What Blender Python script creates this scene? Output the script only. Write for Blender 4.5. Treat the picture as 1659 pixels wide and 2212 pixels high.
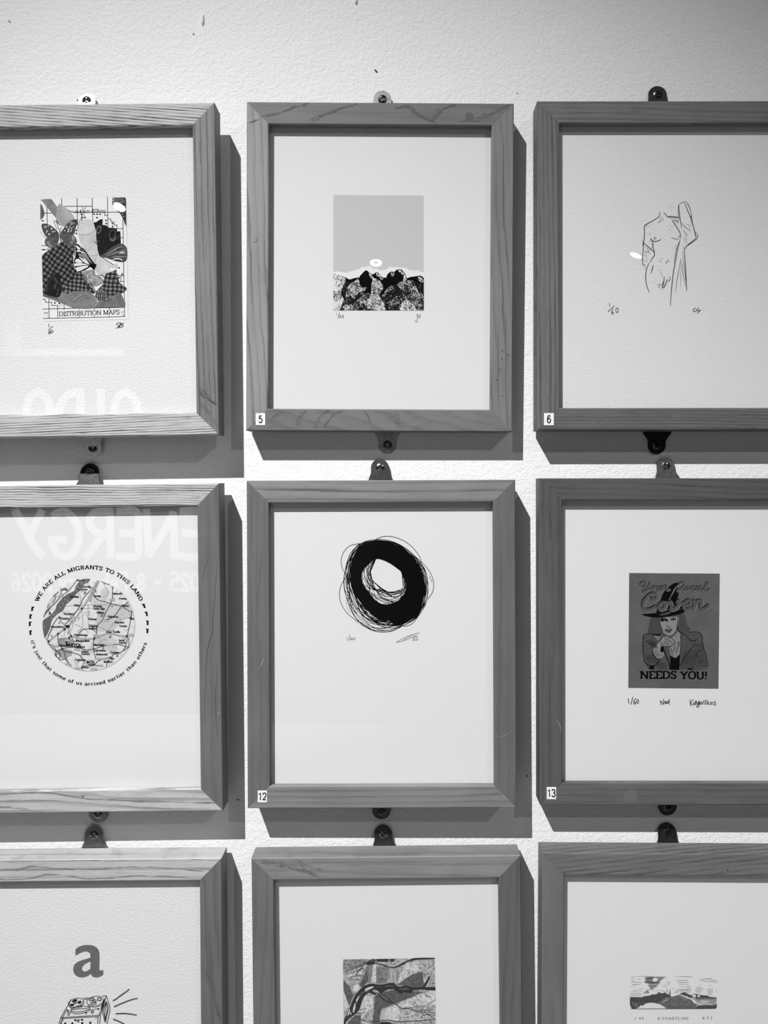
import bpy, bmesh, math, random
from mathutils import Vector, Matrix, Euler
from mathutils.geometry import tessellate_polygon

for o in list(bpy.data.objects):
    bpy.data.objects.remove(o)
SC = bpy.context.scene
COL = SC.collection

# ------------------------------------------------------------------ camera
EYE = 1.5                       # eye height above the floor
FPX, VX, VY = 1662.0, 865.0, 1050.0   # focal length and optical axis in the 1659x2212 photograph
CAMY = -0.821
cam = bpy.data.cameras.new('camera')
cam.sensor_fit = 'VERTICAL'
cam.sensor_height = 36.0
cam.sensor_width = 27.0
cam.lens = 36.0 * FPX / 2212.0
cam.shift_x = (829.5 - VX) / 2212.0
cam.shift_y = (VY - 1106.0) / 2212.0
cam.clip_start = 0.02
camo = bpy.data.objects.new('camera', cam)
camo.location = (0, CAMY, EYE)
camo.rotation_euler = (math.pi / 2, 0, 0)
COL.objects.link(camo)
SC.camera = camo

# ------------------------------------------------------------------ world, lights, exposure
world = bpy.data.worlds.new('world')
SC.world = world
world.use_nodes = True
world.node_tree.nodes['Background'].inputs[0].default_value = (1, 1, 1, 1)
world.node_tree.nodes['Background'].inputs[1].default_value = 0.05
VS = SC.view_settings
SC.display_settings.display_device = 'sRGB'
VS.view_transform = 'Standard'
VS.look = 'None'
VS.gamma = 1.0
VS.exposure = 0.0
VS.use_curve_mapping = False
SC.cycles.use_denoising = True
SC.cycles.max_bounces = 8
SC.cycles.transparent_max_bounces = 12
SC.cycles.sample_clamp_indirect = 4.0


def spot(name, loc, target, watts, half_angle, blend, radius):
    l = bpy.data.lights.new(name, 'SPOT')
    l.energy = watts
    l.spot_size = 2 * math.radians(half_angle)
    l.spot_blend = blend
    l.shadow_soft_size = radius
    o = bpy.data.objects.new(name, l)
    o.location = loc
    o.rotation_euler = (Vector(target) - Vector(loc)).to_track_quat('-Z', 'Y').to_euler()
    COL.objects.link(o)
    return o


spot('key_spotlight', (-1.18, -2.11, EYE + 2.45), (0.17, 0, EYE - 0.98), 835, 19.7, 0.98, 0.016)
spot('cross_spotlight', (2.4, -3.2, EYE + 2.35), (0, 0, EYE - 0.2), 76, 20, 0.4, 0.02)
spot('lettering_spotlight', (-1.7, -2.5, EYE + 1.9), (-1.75, -4.2, EYE - 0.1), 850, 32, 0.6, 0.03)

spot('floor_bounce_fill', (0.2, -2.0, 4.6), (0.2, -2.05, 0), 520, 22, 0.6, 0.03)  # added fill: lights the floor so it bounces up under the frames

# ------------------------------------------------------------------ materials


def lin(s):
    """8-bit sRGB grey to linear"""
    c = s / 255.0
    return c / 12.92 if c <= 0.04045 else ((c + 0.055) / 1.055) ** 2.4


def newmat(name):
    m = bpy.data.materials.new(name)
    m.use_nodes = True
    nt = m.node_tree
    return m, nt, nt.nodes['Principled BSDF']


def setb(b, v=None, rough=None, spec=None, metal=None):
    if v is not None:
        b.inputs['Base Color'].default_value = (v, v, v, 1)
    if rough is not None:
        b.inputs['Roughness'].default_value = rough
    if spec is not None:
        b.inputs['Specular IOR Level'].default_value = spec
    if metal is not None:
        b.inputs['Metallic'].default_value = metal


class NT:
    """tiny node helper"""
    def __init__(self, nt):
        self.nt = nt

    def n(self, t, **kw):
        nd = self.nt.nodes.new(t)
        for k, v in kw.items():
            setattr(nd, k, v)
        return nd

    def l(self, a, b):
        self.nt.links.new(a, b)

    def math(self, op, a, b=None, c=None, clamp=False):
        nd = self.n('ShaderNodeMath', operation=op, use_clamp=clamp)
        for i, x in enumerate((a, b, c)):
            if x is None:
                continue
            if isinstance(x, (int, float)):
                nd.inputs[i].default_value = x
            else:
                self.l(x, nd.inputs[i])
        return nd.outputs[0]

    def coords(self, scale=(1, 1, 1), rot=0.0, loc=(0, 0, 0)):
        tc = self.n('ShaderNodeTexCoord')
        mp = self.n('ShaderNodeMapping')
        mp.inputs['Scale'].default_value = scale
        mp.inputs['Rotation'].default_value = (0, 0, rot)
        mp.inputs['Location'].default_value = loc
        self.l(tc.outputs['Object'], mp.inputs['Vector'])
        return mp.outputs[0]

    def noise(self, vec, scale=1.0, detail=2.0, rough=0.5, dist=0.0):
        nd = self.n('ShaderNodeTexNoise')
        nd.inputs['Scale'].default_value = scale
        nd.inputs['Detail'].default_value = detail
        nd.inputs['Roughness'].default_value = rough
        nd.inputs['Distortion'].default_value = dist
        self.l(vec, nd.inputs['Vector'])
        return nd.outputs['Fac']

    def ramp(self, fac, stops, interp='LINEAR'):
        nd = self.n('ShaderNodeValToRGB')
        cr = nd.color_ramp
        cr.interpolation = interp
        while len(cr.elements) < len(stops):
            cr.elements.new(0.5)
        for e, (p, v) in zip(cr.elements, stops):
            e.position = p
            e.color = (v, v, v, 1)
        self.l(fac, nd.inputs[0])
        return nd.outputs[0]

    def bump(self, height, strength, dist, bsdf):
        nd = self.n('ShaderNodeBump')
        nd.inputs['Strength'].default_value = strength
        nd.inputs['Distance'].default_value = dist
        self.l(height, nd.inputs['Height'])
        self.l(nd.outputs[0], bsdf.inputs['Normal'])


_flat = {}


def flat(v, rough=0.75, spec=0.2):
    """plain ink / plain surface of albedo v"""
    k = (round(v, 4), rough, spec)
    if k not in _flat:
        m, nt, b = newmat('ink_%03d' % int(v * 1000))
        setb(b, v, rough, spec)
        _flat[k] = m
    return _flat[k]


def wall_material():
    m, nt, b = newmat('rolled_white_paint')
    T = NT(nt)
    c = T.coords()
    big = T.noise(c, 2.2, 3, 0.5)
    T.l(T.ramp(big, [(0.3, 0.815), (0.7, 0.845)]), b.inputs['Base Color'])
    setb(b, None, 0.6, 0.25)
    h1 = T.noise(c, 420, 2, 0.5, 0.0)
    h2 = T.noise(c, 190, 2, 0.5, 0.0)
    h3 = T.noise(c, 22, 2, 0.5)
    h = T.math('ADD', T.math('MULTIPLY', h1, 0.6), T.math('ADD', T.math('MULTIPLY', h2, 0.7), T.math('MULTIPLY', h3, 0.8)))
    T.bump(h, 0.5, 0.0017, b)
    return m


def paper_material(name, v, strength, scale, rot=0.0, stretch=1.0):
    m, nt, b = newmat(name)
    T = NT(nt)
    c = T.coords((1, stretch, 1), rot)
    f = T.noise(c, 900, 3, 0.6)
    T.l(T.ramp(f, [(0.3, v * 0.975), (0.7, v * 1.02)]), b.inputs['Base Color'])
    setb(b, None, 0.85, 0.1)
    if strength:
        h = T.math('ADD', T.noise(c, scale, 1.5, 0.5, 0.0), T.math('MULTIPLY', T.noise(c, scale * 2.3, 1, 0.5), 0.35))
        T.bump(h, strength, 0.001, b)
    return m


def wood_material(base, contrast=0.4, freq=200, slope=0.0, warp=1.5, seed=0.0, ticks=0.3, fibre=0.15, lowx=6, lowy=40, duty=0.5):
    m, nt, b = newmat('oak')
    T = NT(nt)
    c0 = T.coords(loc=(seed * 1.37, seed * 0.73, seed))
    sep = T.n('ShaderNodeSeparateXYZ')
    T.l(c0, sep.inputs[0])
    x, y, z = sep.outputs

    def vec(sx, sy, sz=30):
        mp = T.n('ShaderNodeMapping')
        mp.inputs['Scale'].default_value = (sx, sy, sz)
        T.l(c0, mp.inputs['Vector'])
        return mp.outputs[0]
    w = T.noise(vec(lowx, lowy), 1.0, 3, 0.55)
    t = T.math('ADD', T.math('MULTIPLY', y, freq), T.math('MULTIPLY', x, freq * slope))
    t = T.math('ADD', t, T.math('MULTIPLY', z, freq * 0.6))
    t = T.math('ADD', t, T.math('MULTIPLY', T.math('SUBTRACT', w, 0.5), warp * 2))
    fine = T.noise(vec(90, 900), 1.0, 3, 0.6)
    t = T.math('ADD', t, T.math('MULTIPLY', T.math('SUBTRACT', fine, 0.5), 0.25))
    fr = T.math('FRACT', t)
    band = T.ramp(fr, [(0.0, 0.0), (duty, 0.08), (min(duty + 0.30, 0.9), 1.0), (0.97, 0.9), (1.0, 0.0)])
    mod = T.ramp(T.noise(vec(9, 90), 1.0, 2, 0.5), [(0.3, 0.45), (0.6, 1.0)])
    mod2 = T.ramp(T.noise(vec(2.0, 330), 1.0, 1, 0.5), [(0.36, 0.3), (0.6, 1.0)])
    d1 = T.math('MULTIPLY', T.math('MULTIPLY', band, T.math('MULTIPLY', mod, mod2)), contrast)
    tick = T.ramp(T.noise(vec(45, 1500), 1.0, 2, 0.5), [(0.57, 0.0), (0.68, 1.0)])
    d2 = T.math('MULTIPLY', tick, ticks)
    fb = T.math('MULTIPLY', T.math('SUBTRACT', T.noise(vec(25, 2200), 1.0, 2, 0.6), 0.5), fibre * 2)
    cloud = T.math('MULTIPLY', T.math('SUBTRACT', T.noise(vec(14, 30), 1.0, 2, 0.5), 0.5), 0.45)
    k = T.math('MULTIPLY', T.math('SUBTRACT', 1.0, d1), T.math('SUBTRACT', 1.0, d2))
    k = T.math('MULTIPLY', k, T.math('ADD', 1.0, T.math('ADD', fb, cloud)))
    k = T.math('MULTIPLY', k, base)
    cmb = T.n('ShaderNodeCombineColor')
    for i in range(3):
        T.l(k, cmb.inputs[i])
    T.l(cmb.outputs[0], b.inputs['Base Color'])
    setb(b, None, 0.55, 0.3)
    T.bump(T.math('SUBTRACT', T.math('MULTIPLY', fine, 0.5), T.math('ADD', d1, d2)), 0.25, 0.0006, b)
    return m


def glass_material():
    m = bpy.data.materials.new('picture_glass')
    m.use_nodes = True
    nt = m.node_tree
    nt.nodes.clear()
    T = NT(nt)
    out = T.n('ShaderNodeOutputMaterial')
    tr = T.n('ShaderNodeBsdfTransparent')
    tr.inputs[0].default_value = (0.992, 0.992, 0.992, 1)
    gl = T.n('ShaderNodeBsdfGlossy')
    gl.inputs['Roughness'].default_value = 0.0
    ge = T.n('ShaderNodeNewGeometry')
    dp = T.n('ShaderNodeVectorMath', operation='DOT_PRODUCT')
    T.l(ge.outputs['Normal'], dp.inputs[0])
    T.l(ge.outputs['Incoming'], dp.inputs[1])
    cs = T.math('ABSOLUTE', dp.outputs['Value'])
    fr = T.math('ADD', 0.04, T.math('MULTIPLY', 0.96, T.math('POWER', T.math('SUBTRACT', 1.0, cs, clamp=True), 5.0)))
    mx = T.n('ShaderNodeMixShader')
    T.l(fr, mx.inputs[0])
    T.l(tr.outputs[0], mx.inputs[1])
    T.l(gl.outputs[0], mx.inputs[2])
    T.l(mx.outputs[0], out.inputs[0])
    return m


def metal_material(v, rough=0.38, metal=1.0):
    m, nt, b = newmat('aged_metal')
    T = NT(nt)
    c = T.coords()
    f = T.noise(c, 260, 4, 0.65)
    T.l(T.ramp(f, [(0.3, v * 0.7), (0.7, v * 1.25)]), b.inputs['Base Color'])
    setb(b, None, rough, 0.5, metal)
    T.bump(T.noise(c, 500, 3, 0.6), 0.12, 0.0004, b)
    return m


def fleck_material(name, thresh, scale=620, rot=0.6, stretch=2.0, dark=0.004, light=0.74, dist=1.2):
    m, nt, b = newmat(name)
    T = NT(nt)
    f = T.noise(T.coords((stretch, 1, 1), rot), scale, 2.0, 0.5, dist)
    g = T.noise(T.coords(), 190, 2, 0.5)
    f = T.math('ADD', f, T.math('MULTIPLY', T.math('SUBTRACT', g, 0.5), 0.45))
    T.l(T.ramp(f, [(max(0, thresh - 0.015), dark), (thresh + 0.015, light)]), b.inputs['Base Color'])
    setb(b, None, 0.8, 0.15)
    return m


def wash_material(name, lo, hi, scale=160, stretch=1.0, rot=0.0, detail=4):
    m, nt, b = newmat(name)
    T = NT(nt)
    f = T.noise(T.coords((1, stretch, 1), rot), scale, detail, 0.6, 0.6)
    T.l(T.ramp(f, [(0.3, lo), (0.7, hi)]), b.inputs['Base Color'])
    setb(b, None, 0.8, 0.15)
    return m


def gingham_material(name, rot, period, tones=(0.30, 0.10, 0.015)):
    m, nt, b = newmat(name)
    T = NT(nt)
    c = T.coords((1 / period, 1 / period, 1), rot)
    sep = T.n('ShaderNodeSeparateXYZ')
    wob = T.noise(T.coords(), 90, 2, 0.5)
    T.l(c, sep.inputs[0])
    a = T.math('GREATER_THAN', T.math('FRACT', T.math('ADD', sep.outputs[0], T.math('MULTIPLY', wob, 0.8))), 0.5)
    d = T.math('GREATER_THAN', T.math('FRACT', T.math('ADD', sep.outputs[1], T.math('MULTIPLY', wob, 0.8))), 0.5)
    s = T.math('MULTIPLY', T.math('ADD', a, d), 0.5)
    T.l(T.ramp(s, [(0.0, tones[0]), (0.5, tones[1]), (1.0, tones[2])]), b.inputs['Base Color'])
    setb(b, None, 0.85, 0.1)
    return m


GLASS = glass_material()

# ------------------------------------------------------------------ object helpers


def link(name, verts, faces, mats, parent=None, fmat=None, smooth=False):
    me = bpy.data.meshes.new(name)
    me.from_pydata([tuple(v) for v in verts], [], faces)
    for m in (mats if isinstance(mats, (list, tuple)) else [mats]):
        me.materials.append(m)
    if fmat:
        me.polygons.foreach_set('material_index', fmat)
    if smooth:
        me.polygons.foreach_set('use_smooth', [True] * len(me.polygons))
    me.update()
    o = bpy.data.objects.new(name, me)
    COL.objects.link(o)
    if parent:
        o.parent = parent
    return o


def tag(o, label=None, cat=None, group=None, kind=None):
    for k, v in (('label', label), ('category', cat), ('group', group), ('kind', kind)):
        if v:
            o[k] = v
    return o


def box_data(x0, x1, y0, y1, z0, z1):
    v = [(x, y, z) for z in (z0, z1) for y in (y0, y1) for x in (x0, x1)]
    f = [(0, 2, 3, 1), (4, 5, 7, 6), (0, 1, 5, 4), (2, 6, 7, 3), (0, 4, 6, 2), (1, 3, 7, 5)]
    return v, f


def box(name, x0, x1, y0, y1, z0, z1, mat, parent=None):
    v, f = box_data(x0, x1, y0, y1, z0, z1)
    return link(name, v, f, mat, parent)


def spline(pts, n=6, closed=False):
    """Catmull-Rom through the points"""
    P = [Vector((p[0], p[1])) for p in pts]
    m = len(P)
    if m < 3:
        return P
    out = []
    rng = range(m if closed else m - 1)
    for i in rng:
        if closed:
            a, b, c, d = P[(i - 1) % m], P[i], P[(i + 1) % m], P[(i + 2) % m]
        else:
            a, b, c, d = P[max(i - 1, 0)], P[i], P[i + 1], P[min(i + 2, m - 1)]
        for k in range(n):
            t = k / n
            t2, t3 = t * t, t * t * t
            out.append(0.5 * ((2 * b) + (c - a) * t + (2 * a - 5 * b + 4 * c - d) * t2 + (3 * b - a - 3 * c + d) * t3))
    if not closed:
        out.append(P[-1])
    return out


def arc(cx, cy, rx, ry, a0, a1, n=12):
    return [(cx + rx * math.cos(math.radians(a0 + (a1 - a0) * i / n)), cy + ry * math.sin(math.radians(a0 + (a1 - a0) * i / n))) for i in range(n + 1)]


# ------------------------------------------------------------------ the setting
WALLM = wall_material()
wall = tag(box('wall_back', -3.6, 3.6, 0, 0.12, 0, 4.7, WALLM), 'white roller-painted gallery wall behind the picture frames', 'wall', kind='structure')
wall_opp = tag(box('wall_front', -3.6, 3.6, -4.32, -4.2, 0, 4.7, flat(0.05, 0.7)), 'dark painted wall facing the pictures, behind the viewer', 'wall', kind='structure')
tag(box('floor', -3.6, 3.6, -4.2, 0, -0.1, 0, flat(0.45, 0.6)), 'pale gallery floor', 'floor', kind='structure')
tag(box('ceiling', -3.6, 3.6, -4.2, 0, 4.7, 4.8, flat(0.5, 0.9)), 'pale gallery ceiling', 'ceiling', kind='structure')


def ray(px, py):
    return Vector(((px - VX) / FPX, 1.0, -(py - VY) / FPX))


def wall_point(px, py, off=0.0):
    """point of the wall (or of a plane off metres before it) seen at a pixel of the photograph"""
    d = ray(px, py)
    t = -CAMY - off
    return Vector((d.x * t, -off, EYE + d.z * t))


def wall_shape(name, pts, mat, h, smooth=True):
    """small raised mark on the wall"""
    P = [wall_point(*p) for p in (spline(pts, 5, True) if smooth else pts)]
    c = sum(P, Vector()) / len(P)
    v = [Vector((p.x, -0.00005, p.z)) for p in P] + [Vector((c.x + (p.x - c.x) * 0.55, -h, c.z + (p.z - c.z) * 0.55)) for p in P]
    n = len(P)
    f = [(i, (i + 1) % n, n + (i + 1) % n, n + i) for i in range(n)] + [tuple(range(n, 2 * n))]
    return link(name, v, f, mat, wall)


DARKCHIP = flat(0.05)
wall_shape('paint_chip', [(808, 150), (812, 151), (816, 156), (813, 157)], DARKCHIP, 0.0008)
wall_shape('paint_chip', [(18, 44), (22, 46), (24, 49), (20, 48)], flat(0.2), 0.0006)
wall_shape('paint_run', [(437, 28), (441, 32), (441, 52), (438, 58), (435, 50), (435, 34)], WALLM, 0.0022)
wall_shape('paint_run', [(768, -8), (772, -6), (771, 8), (768, 11), (766, 4)], WALLM, 0.0022)
wall_shape('paint_chip', [(416, 70), (420, 71), (419, 75), (416, 74)], WALLM, 0.0014)
wall_shape('paint_chip', [(1116, 201), (1118, 201), (1118, 203), (1116, 203)], DARKCHIP, 0.0005)
wall_shape('paint_chip', [(512, 1727), (517, 1727), (517, 1728.5), (512, 1728.5)], DARKCHIP, 0.0004)
wall_shape('paint_chip', [(1137, 1675), (1140, 1675), (1139, 1678), (1137, 1677)], DARKCHIP, 0.0004)
wall_shape('paint_chip', [(166, 214), (170, 216), (169, 219), (166, 218)], flat(0.15), 0.0006)

# ------------------------------------------------------------------ picture frames
DEPTH, RIM, LIPB = 0.025, 0.0227, 0.0066
PAPER_Z = -0.0090
W0, H0 = 0.2763, 0.3372
# centre x, centre height (from eye), gap to wall, lean, turn, roll, extra width, extra height
POSE = {
    'A': (-0.32492, 0.21923, 0.01420, 0.00385, 0.00256, 0.01225, -0.00002, 0.00002),
    '5': (-0.02130, 0.22559, 0.00300, 0.01023, 0.00392, -0.00442, -0.00162, 0.00040),
    '6': (0.27872, 0.22657, 0.00564, 0.00133, 0.00068, 0.00096, 0.0, 0.00060),
    '11': (-0.32111, -0.16612, 0.00980, 0.00336, 0.00169, 0.01131, -0.00085, -0.00227),
    '12': (-0.01940, -0.16143, 0.00980, -0.00375, -0.00395, 0.00387, -0.00163, -0.00239),
    '13': (0.28103, -0.15963, 0.00680, -0.00153, -0.00267, 0.00042, -0.00074, -0.00193),
    '18': (-0.32034, -0.55144, 0.00677, -0.00026, 0.00114, 0.00808, 0.0, 0.0),
    '19': (-0.01302, -0.54895, 0.00657, 0.00096, 0.00034, 0.01079, -0.00024, 0.0),
    '20': (0.28297, -0.54587, 0.00651, -0.00009, -0.00074, -0.00537, 0.0, 0.0),
}
UP = Matrix.Rotation(math.pi / 2, 4, 'X')       # frame space (x right, y up, z out) to the wall


class Frame:
    def __init__(self, key, label):
        X, Y, g, rx, ry, rz, dw, dh = POSE[key]
        self.key, self.W, self.H, self.gap = key, W0 + dw, H0 + dh, g
        rot = Matrix.Rotation(rz, 4, 'Z') @ Matrix.Rotation(ry, 4, 'Y') @ Matrix.Rotation(rx, 4, 'X')
        self.M = Matrix.Translation((X, -(g + DEPTH), EYE + Y)) @ UP @ rot
        self.inv = self.M.inverted()
        self.root = bpy.data.objects.new('picture_frame', None)
        self.root.empty_display_size = 0.05
        COL.objects.link(self.root)
        self.root.matrix_world = self.M
        tag(self.root, label, 'picture frame', 'oak box frames hung in rows on the wall')
        self.o = self.inv @ Vector((0, CAMY, EYE))

    def local(self, px, py, z):
        """frame-space point on the plane z seen at a pixel of the photograph"""
        d = self.inv.to_3x3() @ ray(px, py)
        t = (z - self.o.z) / d.z
        return self.o + d * t

    def build(self, rails, paper):
        hw, hh = self.W / 2, self.H / 2
        b = 0.0007
        prof = [(0.0006, -DEPTH), (0, -DEPTH + 0.0006), (0, -b), (b, 0), (RIM - 0.0011, 0), (RIM - 0.0003, -0.0004), (RIM, -0.0012), (RIM, -LIPB), (RIM - 0.006, -LIPB), (RIM - 0.006, -DEPTH)]
        n = len(prof)
        for side, mat in zip(('top', 'right', 'bottom', 'left'), rails):
            L = hw if side in ('top', 'bottom') else hh
            v = [(-(L - y) + 0.00004, y, z) for y, z in prof] + [((L - y) - 0.00004, y, z) for y, z in prof]
            f = [(i, (i + 1) % n, n + (i + 1) % n, n + i) for i in range(n)] + [tuple(range(n))[::-1], tuple(range(n, 2 * n))]
            o = link('frame_rail', v, f, mat, self.root)
            a = {'bottom': 0, 'right': 90, 'top': 180, 'left': 270}[side]
            off = {'bottom': (0, -hh, 0), 'top': (0, hh, 0), 'left': (-hw, 0, 0), 'right': (hw, 0, 0)}[side]
            o.location = off
            o.rotation_euler = (0, 0, math.radians(a))
            bm = bmesh.new()
            bm.from_mesh(o.data)
            bmesh.ops.recalc_face_normals(bm, faces=bm.faces)
            bm.to_mesh(o.data)
            bm.free()
        ix, iy = hw - RIM, hh - RIM
        e = 0.0048
        box('glass_pane', -ix - e, ix + e, -iy - e, iy + e, -0.0085, -LIPB - 0.0002, GLASS, self.root)
        self.sheet = box('print_sheet', -ix - e, ix + e, -iy - e, iy + e, PAPER_Z - 0.0003, PAPER_Z, paper, self.root)
        box('backing_board', -ix - e, ix + e, -iy - e, iy + e, -0.0128, PAPER_Z - 0.0005, flat(0.25), self.root)
        return self

    def plate(self, px, py, up, R, flare_l, flare_r, mat, screwmat, turn=0.0):
        """mirror plate: a tab with a round end screwed to the wall, its flared foot fixed behind the frame"""
        wz = -(DEPTH + self.gap)
        c = self.local(px, py, wz + 0.002)
        edge = self.H / 2
        sgn = 1 if up else -1
        s_edge = sgn * c.y - edge            # distance from the screw back to the frame edge
        rows = []
        for i in range(13):                  # round end
            a = math.pi / 2 * (1 - i / 12)
            rows.append((-R * math.sin(a), R * math.cos(a), R * math.cos(a)))
        S = max(s_edge + 0.014, 0.022)
        for i in range(1, 15):
            s = S * i / 14
            q = min(max((s - 0.004) / 0.010, 0), 1)
            q = q * q * (3 - 2 * q) + max(0, (s - 0.0112)) * 12
            rows.append((s, R + flare_l * q, R + flare_r * q))
        zb = -DEPTH - 0.0003
        s1 = max(s_edge, 0.008)
        th = 0.0012
        verts, faces = [], []
        NU = 8

        def tilt(s):
            q = min(max((s + R) / (s1 + 0.004 + R), 0), 1)
            return (wz + 0.0021) * (1 - q) + zb * q
        for k, (s, wl, wr) in enumerate(rows):
            zf = tilt(s)
            for lay in range(2):
                for j in range(NU + 1):
                    u = -wl + (wl + wr) * j / NU
                    x = u * math.cos(turn) + s * math.sin(turn)
                    verts.append((c.x + x, c.y - sgn * s, zf - lay * th))
        row = 2 * (NU + 1)
        for k in range(len(rows) - 1):
            a, d = k * row, (k + 1) * row
            for j in range(NU):
                faces.append((a + j, a + j + 1, d + j + 1, d + j))
                faces.append((a + NU + 1 + j, d + NU + 1 + j, d + NU + 2 + j, a + NU + 2 + j))
            for j in (0, NU):
                faces.append((a + j, d + j, d + NU + 1 + j, a + NU + 1 + j))
        o = link('hanging_plate', verts, faces, mat, self.root, smooth=False)
        bm = bmesh.new()
        bm.from_mesh(o.data)
        bmesh.ops.remove_doubles(bm, verts=bm.verts, dist=1e-6)
        bmesh.ops.recalc_face_normals(bm, faces=bm.faces)
        bm.to_mesh(o.data)
        bm.free()
        # screw: domed head with a cross recess, in a raised collar
        v, f = [], []
        N, M_ = 10, 32
        r0 = 0.0046
        z0 = tilt(0) + 0.0001
        rot = 0.35 + 3.1 * (px % 7) / 7

        def hgt(x, y):
            r = math.hypot(x, y) / r0
            h = 0.0012 * (1 - r * r) + 0.0002
            xr, yr = x * math.cos(rot) - y * math.sin(rot), x * math.sin(rot) + y * math.cos(rot)
            arm = min(abs(xr), abs(yr))
            if r < 0.66 and (arm < 0.00075 or r < 0.3):
                h -= 0.0019 * (1 - r * 0.7)
            return h
        v.append((c.x, c.y, z0 + hgt(0, 0)))
        for i in range(1, N + 1):
            for j in range(M_):
                a = 2 * math.pi * j / M_
                x, y = r0 * i / N * math.cos(a), r0 * i / N * math.sin(a)
                v.append((c.x + x, c.y + y, z0 + hgt(x, y)))
        for j in range(M_):
            a = 2 * math.pi * j / M_
            v.append((c.x + r0 * math.cos(a), c.y + r0 * math.sin(a), wz + 0.0002))
        for j in range(M_):
            f.append((0, 1 + j, 1 + (j + 1) % M_))
        for i in range(N):
            for j in range(M_):
                a, b_ = 1 + i * M_ + j, 1 + i * M_ + (j + 1) % M_
                f.append((a, a + M_, b_ + M_, b_))
        link('screw', v, f, screwmat, o)
        return o

    def number(self, x0, y0, x1, y1, text):
        """printed number sticker on the lower left corner of the rim"""
        a, d = self.local(x0, y1, 0), self.local(x1, y0, 0)
        s = box('number_sticker', a.x, d.x, a.y, d.y, 0.0001, 0.0004, flat(0.80), self.root)
        hgt = (d.y - a.y) * 0.60
        wd = hgt * 0.46
        gap = hgt * 0.12
        x = (a.x + d.x) / 2 - (len(text) * wd + (len(text) - 1) * gap) / 2
        ybase = (a.y + d.y) / 2 - hgt / 2
        ink = Ink(self, None)
        for ch in text:
            for st in DIGIT[ch]:
                ink.raw_line([(x + p[0] * wd, ybase + p[1] * hgt) for p in st], hgt * 0.155, flat(0.012), 0.0005)
            x += wd + gap
        ink.build('numeral', s)


DIGIT = {
    '1': [[(0.12, 0.78), (0.55, 0.97), (0.55, 0.0)]],
    '2': [[(0.06, 0.72), (0.16, 0.93), (0.5, 1.0), (0.86, 0.9), (0.94, 0.70), (0.78, 0.46), (0.3, 0.2), (0.08, 0.04)], [(0.06, 0.05), (0.98, 0.05)]],
    '3': [[(0.06, 0.80), (0.2, 0.96), (0.5, 1.0), (0.82, 0.92), (0.9, 0.74), (0.74, 0.57), (0.42, 0.53)], [(0.42, 0.53), (0.80, 0.48), (0.96, 0.28), (0.84, 0.07), (0.5, 0.0), (0.16, 0.06), (0.04, 0.22)]],
    '5': [[(0.88, 0.95), (0.22, 0.95)], [(0.22, 0.95), (0.12, 0.50)], [(0.12, 0.50), (0.34, 0.61), (0.68, 0.60), (0.93, 0.40), (0.90, 0.16), (0.62, 0.0), (0.24, 0.02), (0.04, 0.2)]],
    '6': [[(0.88, 0.82), (0.70, 0.98), (0.42, 0.98), (0.16, 0.78), (0.06, 0.42), (0.12, 0.14), (0.36, 0.0), (0.68, 0.02), (0.93, 0.22), (0.88, 0.48), (0.62, 0.62), (0.30, 0.58), (0.10, 0.38)]],
}


_glyph = {}


def glyph_polys(text, bold=0.012):
    """text in the built-in sans font as polygons, cap height 1"""
    if (text, bold) not in _glyph:
        cu = bpy.data.curves.new('t', 'FONT')
        cu.body = text
        cu.size = 1.0
        cu.offset = bold
        cu.resolution_u = 3
        o = bpy.data.objects.new('t', cu)
        COL.objects.link(o)
        dg = bpy.context.evaluated_depsgraph_get()
        me = o.evaluated_get(dg).to_mesh()
        ys = 0.73
        verts = [(v.co.x / ys, v.co.y / ys) for v in me.vertices]
        faces = [tuple(p.vertices) for p in me.polygons]
        o.evaluated_get(dg).to_mesh_clear()
        bpy.data.objects.remove(o)
        bpy.data.curves.remove(cu)
        _glyph[(text, bold)] = [(verts, faces)]
    return _glyph[(text, bold)]


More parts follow.
